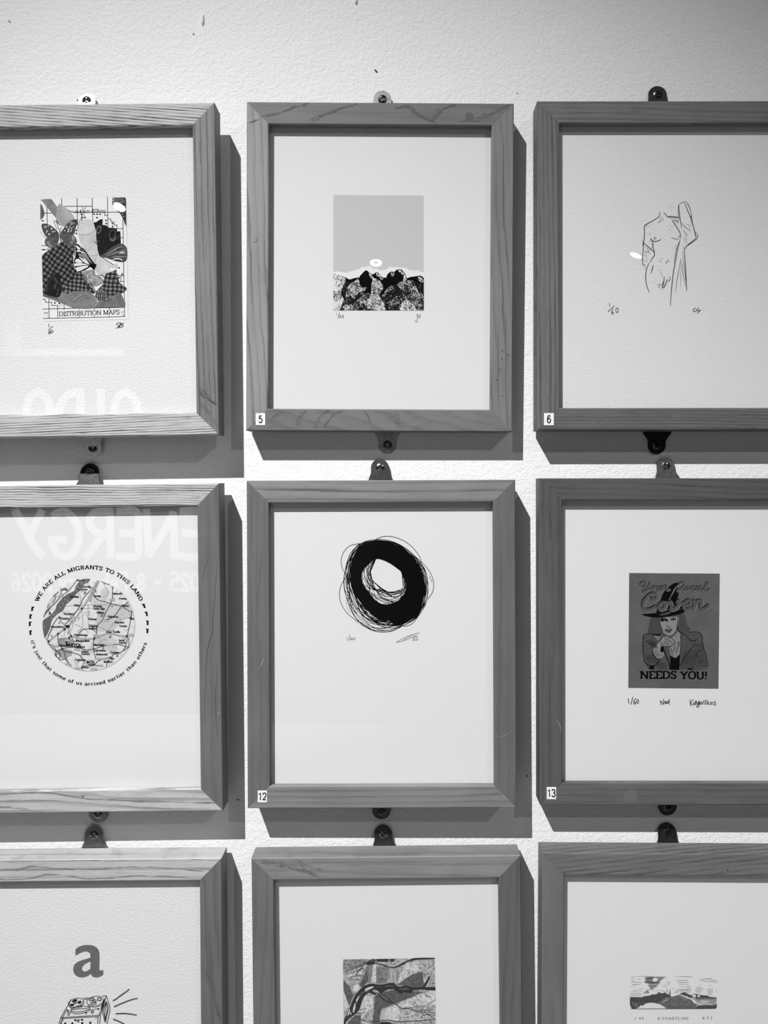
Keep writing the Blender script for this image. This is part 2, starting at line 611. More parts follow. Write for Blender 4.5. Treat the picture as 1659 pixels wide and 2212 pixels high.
class Ink:
    """drawing on a flat sheet: shapes traced in a crop of the photograph are laid as thin ink on the sheet's plane"""
    EPS = 3.0e-5

    def __init__(self, frame, crop, z=PAPER_Z):
        self.fr, self.c, self.z = frame, crop, z
        self.v, self.f, self.fm, self.mats = [], [], [], []
        self.clamp = None
        self.count = 0

    def mi(self, mat):
        if mat not in self.mats:
            self.mats.append(mat)
        return self.mats.index(mat)

    def pt(self, p, layer, along=0.0):
        # every shape of a layer lies a hair above the one before it, like ink over ink
        x0, y0, s = self.c
        q = self.fr.local(x0 + p[0] / s, y0 + p[1] / s, self.z)
        return (q.x, q.y, self.z + self.EPS * (layer + 1) + 3e-6 * (self.count % 9) + 2.5e-6 * along)

    def poly(self, pts, mat, layer=0, smooth=0, holes=()):
        loops = [spline(pts, smooth, True) if smooth else [Vector((p[0], p[1])) for p in pts]]
        for h in holes:
            loops.append(spline(h, smooth, True) if smooth else [Vector((p[0], p[1])) for p in h])
        if self.clamp:
            x0, y0, x1, y1 = self.clamp
            loops = [[Vector((min(max(p.x, x0), x1), min(max(p.y, y0), y1))) for p in l] for l in loops]
        tri = tessellate_polygon([[Vector((p.x, p.y, 0)) for p in l] for l in loops])
        self.count += 1
        base = len(self.v)
        for l in loops:
            self.v += [self.pt(p, layer) for p in l]
        k = self.mi(mat)
        for t in tri:
            a, b, c = (self.v[base + i] for i in t)
            ccw = (b[0] - a[0]) * (c[1] - a[1]) - (b[1] - a[1]) * (c[0] - a[0]) > 0
            self.f.append(tuple(base + i for i in (t if ccw else t[::-1])))
            self.fm.append(k)

    def line(self, pts, w, mat, layer=1, smooth=0, taper=0.0, closed=False, contrast=None):
        P = spline(pts, smooth, closed) if smooth else [Vector((p[0], p[1])) for p in pts]
        if closed:
            P = P + [P[0]]
        Q = [P[0]]
        for p in P[1:]:
            if (p - Q[-1]).length > 1e-4:
                Q.append(p)
        n = len(Q)
        if n < 2:
            return
        self.count += 1
        base = len(self.v)
        k = self.mi(mat)
        for i, p in enumerate(Q):
            if closed and i in (0, n - 1):
                d1, d2 = (Q[1] - Q[0]).normalized(), (Q[-1] - Q[-2]).normalized()
            else:
                d1 = (Q[min(i + 1, n - 1)] - Q[min(i, n - 2)]).normalized()
                d2 = (Q[max(i, 1)] - Q[max(i - 1, 0)]).normalized()
            t = d1 + d2
            t = t.normalized() if t.length > 1e-6 else d1
            nrm = Vector((-t.y, t.x))
            cosh = max(0.45, abs(nrm.dot(Vector((-d1.y, d1.x)))))
            ww = w
            if contrast is not None:
                ww = contrast + (w - contrast) * abs(t.y)
            if taper:
                u = i / (n - 1)
                ww = w * (1 - taper * abs(2 * u - 1) ** 1.5)
            h = ww / 2 / cosh
            q = p
            if not closed and i == 0:
                q = p - d1 * ww * 0.35
            if not closed and i == n - 1:
                q = p + d2 * ww * 0.35
            self.v.append(self.pt(q + nrm * h, layer, i / n))
            self.v.append(self.pt(q - nrm * h, layer, i / n))
        for i in range(n - 1):
            a = base + 2 * i
            self.f.append((a, a + 2, a + 3, a + 1))
            self.fm.append(k)

    def raw_line(self, pts, w, mat, z):
        P = spline(pts, 5) if len(pts) > 3 else [Vector(p) for p in pts]
        base = len(self.v)
        k = self.mi(mat)
        n = len(P)
        for j, p in enumerate(P):
            d1 = (P[min(j + 1, n - 1)] - P[min(j, n - 2)]).normalized()
            d2 = (P[max(j, 1)] - P[max(j - 1, 0)]).normalized()
            t = (d1 + d2).normalized()
            nr = Vector((-t.y, t.x))
            h = w / 2 / max(0.6, abs(nr.dot(Vector((-d1.y, d1.x)))))
            self.v.append((p.x + nr.x * h, p.y + nr.y * h, z))
            self.v.append((p.x - nr.x * h, p.y - nr.y * h, z))
        for j in range(n - 1):
            a = base + 2 * j
            self.f.append((a, a + 2, a + 3, a + 1))
            self.fm.append(k)

    def lines(self, many, w, mat, layer=1, smooth=0, taper=0.0):
        for l in many:
            self.line(l, w, mat, layer, smooth, taper)

    def dot(self, x, y, r, mat, layer=1, ry=None, rot=0.0, n=14):
        ry = ry or r
        c, s = math.cos(rot), math.sin(rot)
        self.poly([(x + r * math.cos(a) * c - ry * math.sin(a) * s, y + r * math.cos(a) * s + ry * math.sin(a) * c) for a in (2 * math.pi * i / n for i in range(n))], mat, layer)

    def ring(self, x, y, rx, ry, w, mat, layer=1, rot=0.0, n=20):
        c, s = math.cos(rot), math.sin(rot)
        self.line([(x + rx * math.cos(a) * c - ry * math.sin(a) * s, y + rx * math.cos(a) * s + ry * math.sin(a) * c) for a in (2 * math.pi * i / n for i in range(n))], w, mat, layer, closed=True)

    def sans(self, text, x, y, cap, mat, layer=1, sx=0.8, rot=0.0, width=None, bold=0.012):
        """built-in font: baseline start x, y in the crop, cap height in crop pixels"""
        for verts, faces in glyph_polys(text, bold):
            if width:
                sx = width / cap / max(1e-6, max(v[0] for v in verts))
            base = len(self.v)
            c, s = math.cos(rot), math.sin(rot)
            for (u, v) in verts:
                U, V = u * cap * sx, v * cap
                self.v.append(self.pt((x + U * c + V * s, y + U * s - V * c), layer))
            k = self.mi(mat)
            for f in faces:
                self.f.append(tuple(base + i for i in f))
                self.fm.append(k)

    def serif(self, text, mapper, thick, thin, slab, mat, layer=1, gap=0.16, space=0.38, width=None):
        """stroke-built serif letters; mapper turns (advance, height), in cap heights, into crop pixels"""
        adv = 0.0
        items = []
        for ch in text:
            if ch == ' ':
                adv += space
                continue
            w, strokes, serifs = SERIF[ch]
            items.append((adv, strokes, serifs))
            adv += w + gap
        total = adv - gap
        k = (width / total) if width else 1.0
        for a0, strokes, serifs in items:
            def place(p):
                return mapper((a0 + p[0]) * k, p[1])
            o = mapper(a0 * k, 0)
            o2 = mapper(a0 * k, 1)
            cap = math.hypot(o2[0] - o[0], o2[1] - o[1])
            for st in strokes:
                # thickness by direction inside the letter
                for p, q in zip(st[:-1], st[1:]):
                    pass
                P = [place(p) for p in st]
                L = [Vector(p) for p in st]
                ws = []
                for i in range(len(L)):
                    d = (L[min(i + 1, len(L) - 1)] - L[max(i - 1, 0)])
                    d = d.normalized() if d.length > 1e-6 else Vector((0, 1))
                    ws.append((thin + (thick - thin) * abs(d.y)) * cap)
                self.vline(P, ws, mat, layer)
            for (sx_, sy_, half) in serifs:
                yy = sy_ + (slab / 2 if sy_ < 0.1 else -slab / 2)
                P = [place((sx_ - half, yy)), place((sx_ + half, yy))]
                self.vline(P, [slab * cap] * 2, mat, layer)
        return total * k

    def vline(self, P, ws, mat, layer):
        P = [Vector(p) for p in P]
        n = len(P)
        self.count += 1
        base = len(self.v)
        k = self.mi(mat)
        for i, p in enumerate(P):
            d1 = (P[min(i + 1, n - 1)] - P[min(i, n - 2)])
            d2 = (P[max(i, 1)] - P[max(i - 1, 0)])
            d1 = d1.normalized() if d1.length > 1e-6 else Vector((1, 0))
            d2 = d2.normalized() if d2.length > 1e-6 else d1
            t = d1 + d2
            t = t.normalized() if t.length > 1e-6 else d1
            nrm = Vector((-t.y, t.x))
            h = ws[i] / 2 / max(0.5, abs(nrm.dot(Vector((-d1.y, d1.x)))))
            self.v.append(self.pt(p + nrm * h, layer, i / n))
            self.v.append(self.pt(p - nrm * h, layer, i / n))
        for i in range(n - 1):
            a = base + 2 * i
            self.f.append((a, a + 2, a + 3, a + 1))
            self.fm.append(k)

    def build(self, name, parent, label=None):
        o = link(name, self.v, self.f, self.mats, parent, self.fm)
        if label:
            o['label'] = label
        return o


def straight(x, y, cap, rot=0.0, sx=1.0):
    c, s = math.cos(rot), math.sin(rot)
    return lambda u, v: (x + u * cap * sx * c + v * cap * s, y + u * cap * sx * s - v * cap * c)


def round_top(cx, cy, r, a_start, cap, sx=1.0):
    """along the top of a circle, clockwise; a_start in degrees from the right, counter-clockwise"""
    def f(u, v):
        a = math.radians(a_start) - u * cap * sx / r
        return (cx + (r + v * cap) * math.cos(a), cy - (r + v * cap) * math.sin(a))
    return f


def round_bottom(cx, cy, r, a_start, cap, sx=1.0):
    """along the bottom of a circle, left to right, letter tops towards the centre"""
    def f(u, v):
        a = math.radians(a_start) + u * cap * sx / r
        return (cx + (r - v * cap) * math.cos(a), cy - (r - v * cap) * math.sin(a))
    return f


X = 0.68   # x-height
SERIF = {
    'A': (0.80, [[(0.06, 0), (0.40, 1)], [(0.38, 1), (0.74, 0)], [(0.18, 0.33), (0.62, 0.33)]], [(0.07, 0, 0.13), (0.73, 0, 0.13)]),
    'B': (0.68, [[(0.14, 0), (0.14, 1)], [(0.1, 1)] + arc(0.36, 0.76, 0.2, 0.22, 90, -90, 8) + [(0.14, 0.53)], [(0.14, 0.53)] + arc(0.38, 0.27, 0.24, 0.25, 90, -90, 8) + [(0.1, 0.02)]], [(0.1, 0, 0.1), (0.1, 1, 0.1)]),
    'C': (0.78, [arc(0.42, 0.5, 0.36, 0.48, 45, 318, 18), [(0.69, 0.66), (0.69, 0.98)]], []),
    'D': (0.82, [[(0.14, 0), (0.14, 1)], [(0.1, 0.97)] + arc(0.34, 0.5, 0.40, 0.47, 90, -90, 14) + [(0.1, 0.03)]], [(0.12, 0, 0.12), (0.12, 1, 0.12)]),
    'E': (0.66, [[(0.14, 0), (0.14, 1)], [(0.04, 0.96), (0.58, 0.96), (0.58, 0.74)], [(0.14, 0.52), (0.44, 0.52)], [(0.04, 0.04), (0.6, 0.04), (0.62, 0.28)]], [(0.12, 0, 0.12), (0.12, 1, 0.12)]),
    'F': (0.62, [[(0.14, 0), (0.14, 1)], [(0.04, 0.96), (0.56, 0.96), (0.56, 0.74)], [(0.14, 0.52), (0.42, 0.52)]], [(0.14, 0, 0.14), (0.12, 1, 0.12)]),
    'G': (0.84, [arc(0.42, 0.5, 0.36, 0.48, 48, 330, 18), [(0.72, 0.0), (0.72, 0.42)], [(0.69, 0.7), (0.69, 0.98)]], [(0.68, 0.42, 0.14)]),
    'H': (0.88, [[(0.14, 0), (0.14, 1)], [(0.74, 0), (0.74, 1)], [(0.14, 0.51), (0.74, 0.51)]], [(0.14, 0, 0.14), (0.14, 1, 0.14), (0.74, 0, 0.14), (0.74, 1, 0.14)]),
    'I': (0.32, [[(0.16, 0), (0.16, 1)]], [(0.16, 0, 0.15), (0.16, 1, 0.15)]),
    'L': (0.64, [[(0.14, 0), (0.14, 1)], [(0.04, 0.04), (0.58, 0.04), (0.6, 0.3)]], [(0.12, 0, 0.12), (0.14, 1, 0.15)]),
    'M': (1.02, [[(0.13, 0), (0.13, 1)], [(0.13, 1), (0.5, 0.08)], [(0.5, 0.08), (0.87, 1)], [(0.87, 0), (0.87, 1)]], [(0.13, 0, 0.14), (0.1, 1, 0.12), (0.87, 0, 0.14), (0.9, 1, 0.12)]),
    'N': (0.88, [[(0.13, 0), (0.13, 1)], [(0.13, 1), (0.74, 0)], [(0.74, 0), (0.74, 1)]], [(0.13, 0, 0.14), (0.08, 1, 0.12), (0.74, 1, 0.14)]),
    'O': (0.86, [arc(0.43, 0.5, 0.36, 0.47, 0, 360, 24)], []),
    'P': (0.64, [[(0.14, 0), (0.14, 1)], [(0.1, 0.97)] + arc(0.34, 0.72, 0.24, 0.25, 90, -90, 8) + [(0.14, 0.47)]], [(0.14, 0, 0.14), (0.1, 1, 0.1)]),
    'R': (0.76, [[(0.14, 0), (0.14, 1)], [(0.1, 0.97)] + arc(0.36, 0.74, 0.22, 0.23, 90, -90, 8) + [(0.14, 0.51)], [(0.36, 0.51), (0.66, 0.0)]], [(0.14, 0, 0.14), (0.1, 1, 0.1), (0.68, 0, 0.08)]),
    'S': (0.62, [arc(0.31, 0.745, 0.22, 0.225, 20, 200, 8) + [(0.22, 0.6), (0.4, 0.46)] + arc(0.31, 0.26, 0.23, 0.24, 20, -160, 8), [(0.53, 0.74), (0.53, 1)], [(0.08, 0), (0.08, 0.28)]], []),
    'T': (0.74, [[(0.37, 0), (0.37, 1)], [(0.04, 0.72), (0.06, 0.96), (0.68, 0.96), (0.70, 0.72)]], [(0.37, 0, 0.16)]),
    'U': (0.84, [[(0.14, 1), (0.14, 0.3)] + arc(0.42, 0.3, 0.28, 0.28, 180, 360, 10) + [(0.70, 1)]], [(0.14, 1, 0.15), (0.70, 1, 0.13)]),
    'W': (1.16, [[(0.08, 1), (0.34, 0)], [(0.34, 0), (0.58, 0.9)], [(0.56, 0.9), (0.82, 0)], [(0.82, 0), (1.06, 1)]], [(0.1, 1, 0.14), (1.05, 1, 0.12), (0.56, 1, 0.12)]),
    'Y': (0.80, [[(0.08, 1), (0.40, 0.46)], [(0.72, 1), (0.40, 0.46), (0.40, 0)]], [(0.08, 1, 0.13), (0.72, 1, 0.12), (0.40, 0, 0.16)]),
    'a': (0.56, [arc(0.26, 0.5, 0.17, 0.17, 160, 0, 8) + [(0.43, 0.05), (0.54, 0.03)], arc(0.24, 0.19, 0.19, 0.18, 40, 330, 14)], []),
    'b': (0.6, [[(0.12, 0), (0.12, 1)], arc(0.31, 0.33, 0.2, 0.32, 150, -150, 14)], [(0.06, 1, 0.07)]),
    'd': (0.62, [arc(0.28, 0.33, 0.21, 0.32, 30, 330, 16), [(0.48, 1), (0.48, 0)]], [(0.44, 1, 0.09), (0.53, 0, 0.07)]),
    'e': (0.54, [[(0.08, 0.36), (0.48, 0.36)] + arc(0.27, 0.34, 0.21, 0.32, 5, 320, 16)], []),
    'f': (0.42, [[(0.17, 0), (0.17, 0.8)] + arc(0.30, 0.8, 0.13, 0.18, 180, 30, 7), [(0.02, X - 0.04), (0.36, X - 0.04)]], [(0.17, 0, 0.14)]),
    'h': (0.66, [[(0.13, 0), (0.13, 1)], [(0.13, 0.45)] + arc(0.33, 0.43, 0.19, 0.22, 150, 0, 8) + [(0.52, 0)]], [(0.13, 0, 0.13), (0.08, 1, 0.09), (0.52, 0, 0.12)]),
    'i': (0.30, [[(0.15, 0), (0.15, X)], [(0.15, 0.86), (0.15, 0.99)]], [(0.15, 0, 0.14), (0.1, X, 0.09)]),
    'j': (0.30, [[(0.17, X), (0.17, -0.1)] + arc(0.07, -0.1, 0.1, 0.15, 0, -110, 6), [(0.17, 0.86), (0.17, 0.99)]], [(0.12, X, 0.09)]),
    'l': (0.30, [[(0.15, 0), (0.15, 1)]], [(0.15, 0, 0.14), (0.1, 1, 0.09)]),
    'm': (0.98, [[(0.13, 0), (0.13, X)], [(0.13, 0.45)] + arc(0.31, 0.43, 0.17, 0.22, 150, 0, 8) + [(0.48, 0)], [(0.48, 0.45)] + arc(0.66, 0.43, 0.17, 0.22, 150, 0, 8) + [(0.83, 0)]], [(0.13, 0, 0.12), (0.08, X, 0.09), (0.48, 0, 0.11), (0.84, 0, 0.12)]),
    'n': (0.66, [[(0.13, 0), (0.13, X)], [(0.13, 0.45)] + arc(0.33, 0.43, 0.19, 0.22, 150, 0, 8) + [(0.52, 0)]], [(0.13, 0, 0.13), (0.08, X, 0.09), (0.52, 0, 0.12)]),
    'o': (0.58, [arc(0.29, 0.33, 0.22, 0.32, 0, 360, 18)], []),
    'r': (0.48, [[(0.13, 0), (0.13, X)], [(0.13, 0.4)] + arc(0.31, 0.42, 0.16, 0.22, 160, 50, 6)], [(0.13, 0, 0.13), (0.08, X, 0.09)]),
    's': (0.46, [arc(0.23, 0.5, 0.15, 0.15, 20, 210, 8) + [(0.3, 0.31)] + arc(0.22, 0.16, 0.17, 0.15, 20, -160, 8)], []),
    't': (0.42, [[(0.17, 0.9), (0.17, 0.14)] + arc(0.27, 0.14, 0.1, 0.12, 180, 300, 6), [(0.02, X - 0.04), (0.34, X - 0.04)]], []),
    'u': (0.66, [[(0.13, X), (0.13, 0.22)] + arc(0.30, 0.22, 0.17, 0.2, 180, 330, 8) + [(0.5, 0.25)], [(0.5, X), (0.5, 0)]], [(0.09, X, 0.09), (0.46, X, 0.09), (0.55, 0, 0.08)]),
    'v': (0.60, [[(0.08, X), (0.30, 0)], [(0.30, 0), (0.52, X)]], [(0.08, X, 0.12), (0.52, X, 0.11)]),
    "'": (0.18, [[(0.09, 0.72), (0.09, 1)]], []),
    '!': (0.30, [[(0.15, 0.34), (0.15, 1)], [(0.15, 0), (0.15, 0.16)]], []),
    '-': (0.40, [[(0.05, 0.4), (0.35, 0.4)]], []),
    '6': (0.58, [[(0.46, 0.94), (0.25, 0.84), (0.1, 0.55), (0.09, 0.3)] + arc(0.29, 0.29, 0.2, 0.27, 180, 540, 16)], []),
    '0': (0.60, [arc(0.30, 0.5, 0.22, 0.47, 0, 360, 20)], []),
}

# ------------------------------------------------------------------ build the nine frames
K = flat(0.003, 0.8, 0.05)          # black ink
PENCIL = flat(0.16)
SMOOTHP = paper_material('smooth_paper', 0.77, 0.03, 700)
COLDP = paper_material('cold_pressed_paper', 0.77, 0.40, 430, 0.5, 1.2)
COLDP2 = paper_material('cold_pressed_paper_fine', 0.76, 0.25, 480, -0.5, 1.4)
WM = wood_material  # rail base tones hold the oak's sheen: level rails lightened, uprights darkened
seedc = [0]


def S():
    seedc[0] += 1
    return seedc[0] * 3.17


FR = {}
FR['A'] = Frame('A', 'oak frame, upper left, holding the butterfly collage titled DISTRIBUTION MAPS').build([
    WM(0.46, 1.0, 330, 0.09, 0.7, S(), 0.45, 0.15, 4, 40), WM(0.185, 0.75, 175, -0.015, 0.9, S(), 0.2, 0.15, 5, 30, 0.6),
    WM(0.50, 1.0, 380, -0.04, 0.5, S(), 0.5, 0.15, 4, 40), WM(0.30, 0.5, 200, 0.02, 0.8, S())], COLDP)
FR['5'] = Frame('5', 'oak frame with the number 5 sticker, holding the black mountain print under a grey sky').build([
    WM(0.155, 0.2, 55, 0.05, 0.9, S(), 0.06, 0.12, 5, 25), WM(0.185, 0.55, 130, -0.05, 1.1, S(), 0.1, 0.12, 6, 40, 0.6),
    WM(0.165, 0.25, 80, 0.3, 1.3, S(), 0.08, 0.12, 6, 30), WM(0.265, 0.5, 120, -0.06, 1.0, S(), 0.1, 0.12, 6, 30, 0.6)], SMOOTHP)
FR['6'] = Frame('6', 'oak frame with the number 6 sticker, holding the line drawing of a torso').build([
    WM(0.150, 0.4, 190, 0.02, 0.9, S(), 0.28, 0.15), WM(0.15, 0.25, 200, 0, 0.9, S(), 0.3, 0.15),
    WM(0.125, 0.5, 280, 0.01, 0.9, S(), 0.4, 0.15), WM(0.14, 0.5, 200, -0.01, 0.9, S(), 0.3, 0.15)], COLDP2)
FR['11'] = Frame('11', 'oak frame, middle row left, holding the round map ringed with lettering').build([
    WM(0.50, 1.0, 400, 0.015, 1.6, S(), 0.4, 0.12, 10, 25), WM(0.14, 0.2, 90, -0.02, 1.0, S(), 0.08, 0.12),
    WM(0.47, 0.5, 110, 0.05, 0.9, S(), 0.25, 0.15, 6, 30), WM(0.25, 0.3, 150, 0, 1, S())], SMOOTHP)
FR['12'] = Frame('12', 'oak frame with the number 12 sticker, holding the black scribbled ring').build([
    WM(0.225, 0.55, 110, 0.004, 0.8, S(), 0.18, 0.14, 4, 30), WM(0.125, 0.18, 120, 0, 1.0, S(), 0.06, 0.12),
    WM(0.21, 0.35, 160, 0, 0.9, S(), 0.14, 0.14), WM(0.135, 0.25, 140, 0, 1.0, S(), 0.12, 0.14)], SMOOTHP)
FR['13'] = Frame('13', 'dark oak frame with the number 13 sticker, holding the dark grey witch poster').build([
    WM(0.09, 0.35, 170, 0.03, 0.9, S(), 0.2, 0.12), WM(0.11, 0.2, 150, 0, 0.9, S(), 0.15, 0.12),
    WM(0.11, 0.35, 150, 0.0, 0.9, S(), 0.15, 0.14), WM(0.09, 0.3, 120, 0.0, 1.0, S(), 0.15, 0.14)], SMOOTHP)
FR['18'] = Frame('18', 'oak frame cut off at lower left, holding the letter a and a tape recorder').build([
    WM(0.46, 0.5, 120, 0.008, 0.7, S(), 0.2, 0.14, 3, 25, 0.6), WM(0.135, 0.25, 70, -0.05, 1.1, S(), 0.06, 0.14),
    WM(0.3, 0.4, 150, 0, 1, S()), WM(0.25, 0.3, 150, 0, 1, S())], COLDP)
FR['19'] = Frame('19', 'oak frame cut off at bottom middle, holding the collage of dark tree branches').build([
    WM(0.22, 0.3, 90, 0.04, 1.2, S(), 0.10, 0.14), WM(0.115, 0.3, 110, 0.05, 1.1, S(), 0.10, 0.14),
    WM(0.2, 0.2, 120, 0, 1, S()), WM(0.14, 0.25, 110, 0.05, 1.1, S(), 0.08, 0.16)], SMOOTHP)
FR['20'] = Frame('20', 'oak frame cut off at lower right, holding the small coastline engraving').build([
    WM(0.15, 0.5, 200, -0.12, 0.7, S(), 0.18, 0.14), WM(0.15, 0.2, 120, 0, 1, S()),
    WM(0.15, 0.2, 120, 0, 1, S()), WM(0.145, 0.22, 80, -0.03, 1.1, S(), 0.06, 0.16)], SMOOTHP)

# plates: frame, screw pixel, top?, tab radius, flare left, flare right, metal, screw
SD = metal_material(0.10, 0.3)
SL = metal_material(0.22, 0.25)
P_ = metal_material  # plate bases include reflected light: upper-left glare brightened, most others darkened
for fk, px, py, up, R, fl, fr_, mat, sm, turn in [
    ('A', 190, 221, True, .0092, .003, .003, P_(0.85, 0.55, 0.3), SD, 0.0),
    ('A', 204, 968, False, .0092, .0025, .003, P_(0.40, 0.45, 0.6), SD, 0.03),
    ('5', 826, 215, True, .0094, .003, .003, P_(0.42, 0.35), SD, 0.0),
    ('5', 837, 961, False, .0098, .0038, .0038, P_(0.5, 0.42, 0.7), SD, 0.0),
    ('6', 1420, 206, True, .0098, .003, .003, P_(0.05, 0.4), SD, 0.0),
    ('6', 1418, 962, False, .0094, .0055, .0055, P_(0.09, 0.3), SD, 0.0),
    ('11', 196, 1021, True, .0098, .0040, .0010, P_(0.07, 0.3), SL, 0.05),
    ('11', 214, 1757, False, .0098, .003, .003, P_(0.12, 0.35), SL, 0.0),
    ('12', 821, 1011, True, .0096, .0030, .0040, P_(0.06, 0.3), SL, 0.03),
    ('12', 824, 1750, False, .0096, .003, .003, P_(0.05, 0.35), SD, 0.0),
    ('13', 1437, 1007, True, .0096, .0025, .0045, P_(0.2, 0.36), SL, 0.03),
    ('13', 1441, 1742, False, .0096, .003, .003, P_(0.03, 0.35), SD, 0.0),
    ('18', 204, 1803, True, .0096, .0035, .0040, P_(0.20, 0.32), SL, 0.05),
    ('19', 828, 1801, True, .0096, .0025, .0045, P_(0.16, 0.32), SL, 0.05),
    ('20', 1440, 1797, True, .0098, .0025, .0035, P_(0.12, 0.38), SD, 0.03),
]:
    FR[fk].plate(px, py, up, R, fl, fr_, mat, sm, turn)

FR['5'].number(552.7, 892.6, 573.0, 918.2, '5')
FR['6'].number(1175.0, 892.4, 1196.2, 918.6, '6')
FR['12'].number(557.0, 1707.4, 576.8, 1733.0, '12')
FR['13'].number(1180.9, 1700.0, 1201.2, 1726.0, '13')


def hand(fk, crop, name, strokes, w, mat=K, label=None, smooth=5):
    i = Ink(FR[fk], crop)
    for s in strokes:
        i.line(s, w, mat, 2, smooth if len(s) > 2 else 0)
    return i.build(name, FR[fk].sheet, label)


def circ(x, y, rx, ry, n=12, a0=80):
    return arc(x, y, rx, ry, a0, a0 + 370, n)


# ------------------------------------------------------------------ wear on the rims
def marks(fk, name, items, z=0.00004):
    """thin stains, scratches and worm holes on the front of a rim, in photograph pixels; each mark its own piece"""
    for kind, pts, w, v in items:
        for one in (pts if kind == 'd' else [pts]):
            i = Ink(FR[fk], (0, 0, 1), z)
            if kind == 's':
                fr = FR[fk]
                for q, qw, qv in one:
                    L = [fr.local(p[0], p[1], z) for p in q]
                    if any(abs(p.x) > fr.W / 2 - 0.0009 or abs(p.y) > fr.H / 2 - 0.0009 for p in L) or any(abs(p.x) < fr.W / 2 - RIM + 0.0013 and abs(p.y) < fr.H / 2 - RIM + 0.0013 for p in L):
                        continue
                    i.line(q, qw, flat(qv, 0.7, 0.2), 1, 4, 0.9)
            elif kind == 'd':
                i.dot(one[0], one[1], w, flat(v, 0.7, 0.2), 0)
            elif kind == 'p':
                i.poly(one, flat(v, 0.7, 0.2), 0, 4)
            else:
                i.line(one, w, flat(v, 0.7, 0.2), 1, 4 if len(one) > 2 else 0, 0.9)
            i.build(name, FR[fk].root)


def streak(path, n, spread, ln, seed, v, w=0.9):
    """ragged dark growth-ring streak: many short strokes along a path"""
    R = random.Random(seed)
    P = spline(path, 10)
    out = []
    for _ in range(n):
        k = R.randrange(len(P) - 1)
        p = P[k]
        d = (P[min(k + 2, len(P) - 1)] - P[max(k - 2, 0)]).normalized()
        q = p + Vector((R.gauss(0, spread), R.gauss(0, spread * 0.55)))
        l = ln * R.uniform(0.4, 1.3)
        out.append(([(q.x - d.x * l, q.y - d.y * l), (q.x, q.y + R.uniform(-.6, .6)), (q.x + d.x * l, q.y + d.y * l)], w * R.uniform(.6, 1.2), round(v * R.uniform(.8, 1.35), 2)))
    return [('s', out, 0, 0)]


marks('5', 'grain_figure',
      streak([(548, 262), (580, 249), (600, 245), (640, 230), (672, 223)], 60, 2.2, 7, 1, 0.12)
      + streak([(668, 264), (690, 252), (720, 240), (750, 230), (775, 223)], 75, 2.4, 8, 2, 0.12)
      + streak([(858, 234), (880, 230), (900, 246), (920, 256), (934, 262)], 90, 3.5, 8, 3, 0.11)
      + streak([(934, 262), (944, 248), (958, 236), (985, 225)], 70, 3.0, 7, 4, 0.11)
      + streak([(1000, 262), (1040, 256), (1070, 240), (1100, 228)], 55, 4.0, 8, 5, 0.12)
      + [('p', [(1006, 246), (1013, 243), (1021, 246), (1022, 256), (1014, 262), (1006, 258)], 0, 0.11), ('p', [(1040, 247), (1047, 245), (1052, 250), (1045, 255)], 0, 0.12)]
      + streak([(585, 925), (590, 905), (604, 890)], 50, 3.5, 6, 6, 0.13)
      + streak([(643, 922), (648, 902), (662, 886)], 45, 2.5, 6, 7, 0.13)
      + streak([(682, 922), (690, 900), (712, 886)], 40, 2.2, 6, 8, 0.13)
      + streak([(697, 926), (720, 898), (745, 886), (780, 886), (795, 900), (803, 928)], 110, 1.8, 6, 9, 0.12)
      + streak([(845, 886), (855, 900), (862, 928)], 90, 6.0, 6, 10, 0.115)
      + [('l', [(549, 514), (553, 514), (554, 521), (550, 523), (548, 519), (549, 514)], 1.2, 0.10)])
marks('5', 'wormhole', [('d', [(1085, 758), (1098.5, 767), (1084, 775), (1079, 798), (1073, 821), (1085, 856)], 1.3, 0.012)])
marks('A', 'knot_stain', streak([(424, 838), (438, 852), (455, 866), (472, 874)], 110, 5, 10, 11, 0.085, 1.0)
      + streak([(424, 850), (440, 860), (460, 876), (472, 884)], 26, 1.5, 8, 12, 0.26, 0.7)
      + streak([(424, 872), (440, 880), (456, 900), (466, 920)], 50, 6, 9, 13, 0.12, 0.8))
marks('6', 'stain', [('p', [(x, y), (x + w, y - 1), (x + w, y + 8), (x, y + 8)], 0, 0.105) for x, y, w in
                     [(1265, 901, 7), (1290, 902, 9), (1325, 901, 6), (1345, 902, 14), (1386, 901, 8), (1440, 901, 12), (1475, 900, 9), (1498, 899, 6), (1546, 896, 8), (1574, 893, 15)]]
      + [('l', [(1163, 926), (1216, 926), (1659, 925)], 1.0, 0.05)])
marks('12', 'scratch', [('l', [(1068, 1585), (1076, 1592), (1084, 1591), (1092, 1587), (1100, 1583), (1107, 1579)], 1.2, 0.24), ('l', [(1075, 1590), (1076, 1601)], 1, 0.2), ('l', [(1090, 1588), (1089, 1597)], 1, 0.2),
                        ('l', [(1070, 1440), (1090, 1441)], 0.8, 0.2), ('l', [(562, 1440), (566, 1432), (569, 1422)], 1.2, 0.4), ('l', [(550, 1450), (560, 1444), (564, 1436)], 0.8, 0.25),
                        ('l', [(569, 1562), (567, 1576)], 1.0, 0.4), ('l', [(575, 1560), (576, 1572)], 1.0, 0.4), ('l', [(1078, 1712), (1090, 1720), (1097, 1728)], 0.8, 0.35), ('l', [(1080, 1740), (1083, 1728)], 0.8, 0.35),
                        ('l', [(534, 1075), (536, 1070)], 1.2, 0.4), ('l', [(558, 1268), (556, 1290), (558, 1310)], 1.0, 0.09), ('l', [(562, 1180), (564, 1215), (560, 1260), (562, 1300)], 1.2, 0.10)])
